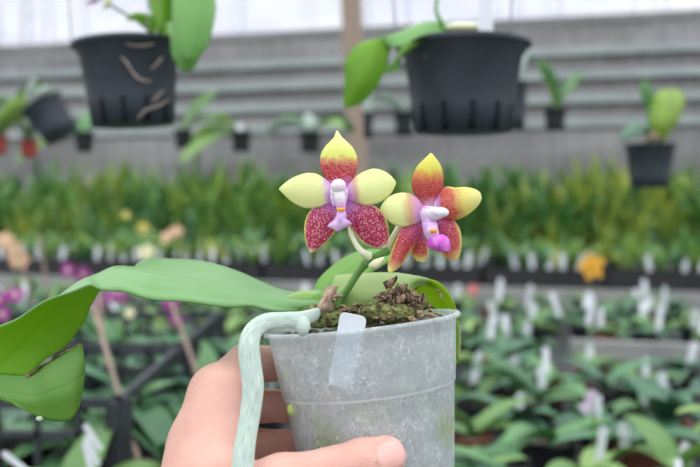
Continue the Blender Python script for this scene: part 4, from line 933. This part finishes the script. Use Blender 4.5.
for j, (x, y) in enumerate([(-.42, 1.36), (-.56, 1.36), (-.72, 1.38), (-.43, 1.52), (-.60, 1.54), (-.76, 1.55), (-.42, 1.64), (-.58, 1.66), (-.42, 1.86), (-.57, 1.85), (-.73, 1.87), (-.42, 2.02), (-.6, 2.03), (-.75, 2.04), (-.42, 2.17), (-.58, 2.18)]):
    i = (1, 3, 7, 0, 6)[j % 5]
    inst('potted_seedling', [('pot', NUR[0]), ('potting_mix', SOIL)] + [('leaf', m_) for m_ in NEAR[i][0]], (x, y, zc + .009), q.uniform(0, 6.28), q.uniform(1.15, 1.4), 'broad-leaved orchid inside the %s crate, %s' % ('nearest' if y < 1.74 else 'rear', ('by its near side', 'mid crate', 'at its back')[j % 3] + (', right' if x > -.5 else ', middle' if x > -.68 else ', left')), 'potted plant', 'orchids standing in the crates')
# plants low at the left in front of the crate, and by the hand
for j, (px, py, d, i, rz) in enumerate([(22, 470, 1.13, 2, .3), (72, 462, 1.16, 5, 2.0), (118, 468, 1.14, 8, 1.0), (170, 440, 1.35, 1, .4), (205, 452, 1.5, 4, 2.2), (160, 412, 1.75, 7, 1.2), (212, 402, 1.9, 1, .2), (60, 440, 1.19, 8, 3.6), (100, 448, 1.2, 2, .6)]):
    v = P(px, py, d); v.z = ZB
    inst('potted_seedling', [('pot', NUR[j % 4 == 1]), ('potting_mix', SOIL)] + [('leaf', m_) for m_ in NEAR[i][0]], v, rz, 1.12 if j in (0, 1, 2, 7, 8) else 1.25, '%s low potted plant %s, %s' % (leafword[i], ('at the bottom left corner', 'in front of the near crate', 'at the near crate corner', 'right of the crates', 'beside the palm', 'right of the crate joint', 'behind the forefinger', 'against the near crate', 'under the leaf tip')[j], 'pale' if i in (2, 5, 8) else 'broad leaved'), 'potted plant', 'low plants by the crates')
for j, (px, py, d, lean) in enumerate([(98, 447, 1.12, -.35), (101, 432, 1.16, -.5), (30, 456, 1.05, -.8), (92, 455, 1.1, -.2)]):
    e = link('plant_label', TAG[1], None, P(px, py + 18, d)); e.rotation_euler = (.1, lean, .2); e.scale = (.42, 1, .38)
    tag(e, 'white label leaning by the near crate, %s' % ('front one', 'rear one', 'at the frame corner', 'lowest one')[j], 'plant label', 'white labels by the near crate')
# stakes
for j, (a, b) in enumerate([((90, 296, 1.62), (119, 396, 1.42)), ((98, 292, 1.9), (109, 392, 1.75)), ((167, 290, 1.75), (203, 392, 1.60)), ((40, 235, 2.5), (48, 300, 2.5)), ((22, 262, 2.6), (32, 300, 2.6))]):
    A, B = P(*a), P(*b); B = B + (B - A).normalized() * max(.04, (B.z - ZB) / max(.05, (A - B).normalized().z))
    o = obj('bamboo_stake', tube([A, (A + B) / 2 + Vector((.001, 0, 0)), B], [.0038, .0042, .0042], 8, 12), 'bamboo'); tag(o, ('pale bamboo stake rising from the near crate corner', 'thin darker stake just behind the crate corner stake', 'slanting bamboo stake between crates and hand', 'upright stake under the peach orchid', 'short stake at the far left')[j], 'stake')
# ------------------------------------------------------------------ loose background blooms
def bloomgeo(r, seed, cup=.3):
    qq = random.Random(seed); gs = []
    for k in range(5):
        w = .9 if k in (1, 4) else .62; gs.append((blade(r, r * w, PI / 2 + k * 2 * PI / 5 + qq.uniform(-.1, .1), cup, cup * 1.3, 7, 5, (0, 0, 0), .15), 0))
    return join(*gs)
def bloom(px, py, d, r, mat, label, seed=0, n=1, stem=True, group=None, spread=.03):
    c = P(px, py, d); e = thing('orchid_flower' if n == 1 else 'orchid_flower_spray', c, label, 'flower', group); qq = random.Random(seed)
    for k in range(n):
        off = Vector((qq.uniform(-1, 1) * spread, qq.uniform(-.5, .5) * spread, qq.uniform(-1, 1) * spread * 1.1)) if n > 1 else Vector()
        Mx = Matrix.Rotation(R(80) + qq.uniform(-.3, .3), 4, 'X'); Mz = Matrix.Rotation(qq.uniform(-.5, .5), 4, 'Z') @ Mx @ Matrix.Rotation(qq.uniform(-.3, .3), 4, 'Z')
        g = bloomgeo(r, seed + k); me = ([Mz @ v + off for v in g[0]], g[1]); b = obj('bloom', me, mat, e, world=False)
        obj('lip', ([Mz @ v + off for v in blob((0, 0, r * .15), r * .2, (1, 1.3, 1), 8)[0]], blob((0, 0, 0), 1, nseg=8)[1]), 'f_cream' if 'amber' not in mat else 'f_amber', e, world=False)
    hh = c.z - (ZF if d > 4.2 else ZB)
    obj('stem', tube([Vector((0, .008, 0)), Vector((.006, .02, -hh * .3)), Vector((-.003, .03, -hh))], .0022, 6, 12)[:2], 'spike', e, world=False)
bloom(12, 248, 2.5, .030, 'f_peach', 'peach orchid spray at the left edge', 1, 4, spread=.034)
bloom(143, 228, 3.6, .030, 'f_yellow', 'soft yellow flower above the other yellow one', 2); bloom(147, 253, 3.3, .038, 'f_cream', 'pale yellow flower just above the long leaf', 3)
bloom(171, 236, 3.5, .032, 'f_peach', 'orange-tinged yellow flower spray right of the yellow ones', 4, 2, spread=.025)
bloom(126, 215, 3.8, .022, 'f_yellow', 'small yellow bloom deep among the green leaves', 9)
for j, (x, y, d, r_, n) in enumerate([(76, 279, 2.2, .022, 3), (117, 299, 2.0, .020, 3), (168, 309, 1.9, .022, 3), (4, 306, 1.7, .020, 4), (100, 296, 2.3, .018, 2)]):
    bloom(x, y, d, r_, 'f_purple', 'purple orchid spray ' + ('over the long leaf crest', 'under the long leaf', 'at the slanting stake top', 'at the left edge behind the leaf', 'beside the crate corner stake')[j], 20 + j, n, spread=.022)
bloom(130, 314, 2.0, .016, 'f_cream', 'small cream bud below the purple flowers', 31); bloom(141, 354, 1.9, .008, 'f_lilac', 'tiny white bloom among the crate plants', 32, stem=False)
bloom(591, 267, 3.9, .068, 'f_amber', 'orange-yellow flower at the far bench edge', 33)
bloom(473, 290, 3.4, .026, 'f_pink', 'small coral pink bloom right of the clear pot', 34)
bloom(487, 362, 2.1, .020, 'f_rust', 'rusty orange withered bloom right of the pot', 35); bloom(594, 404, 1.45, .013, 'f_lilac', 'pale lilac bloom among the labels at lower right', 36, 2, spread=.012)

# ================================================================== LIGHT
w = bpy.data.worlds.new('overcast'); bpy.context.scene.world = w; w.use_nodes = True; n = w.node_tree; n.nodes.clear()
out = N(n, 'ShaderNodeOutputWorld'); bg = N(n, 'ShaderNodeBackground'); tc = N(n, 'ShaderNodeTexCoord'); sx = N(n, 'ShaderNodeSeparateXYZ'); n.links.new(tc.outputs['Generated'], sx.inputs[0])
r = ramp(n, [(.0, (.25, .28, .26)), (.48, (.45, .47, .45)), (.52, (1.0, 1.0, 1.04)), (.75, (1.30, 1.33, 1.36)), (1, (1.6, 1.65, 1.68))]); n.links.new(math_(n, 'MULTIPLY_ADD', sx.outputs[2], .5, .5), r.inputs[0])
n.links.new(r.outputs[0], bg.inputs[0]); bg.inputs[1].default_value = 1.0; n.links.new(bg.outputs[0], out.inputs[0])
sc = bpy.context.scene
sc.view_settings.view_transform = 'Standard'; sc.view_settings.look = 'None'; sc.view_settings.gamma = 1; sc.view_settings.use_curve_mapping = False; sc.view_settings.exposure = 0.38
sc.cycles.transparent_max_bounces = 12; sc.cycles.max_bounces = 8
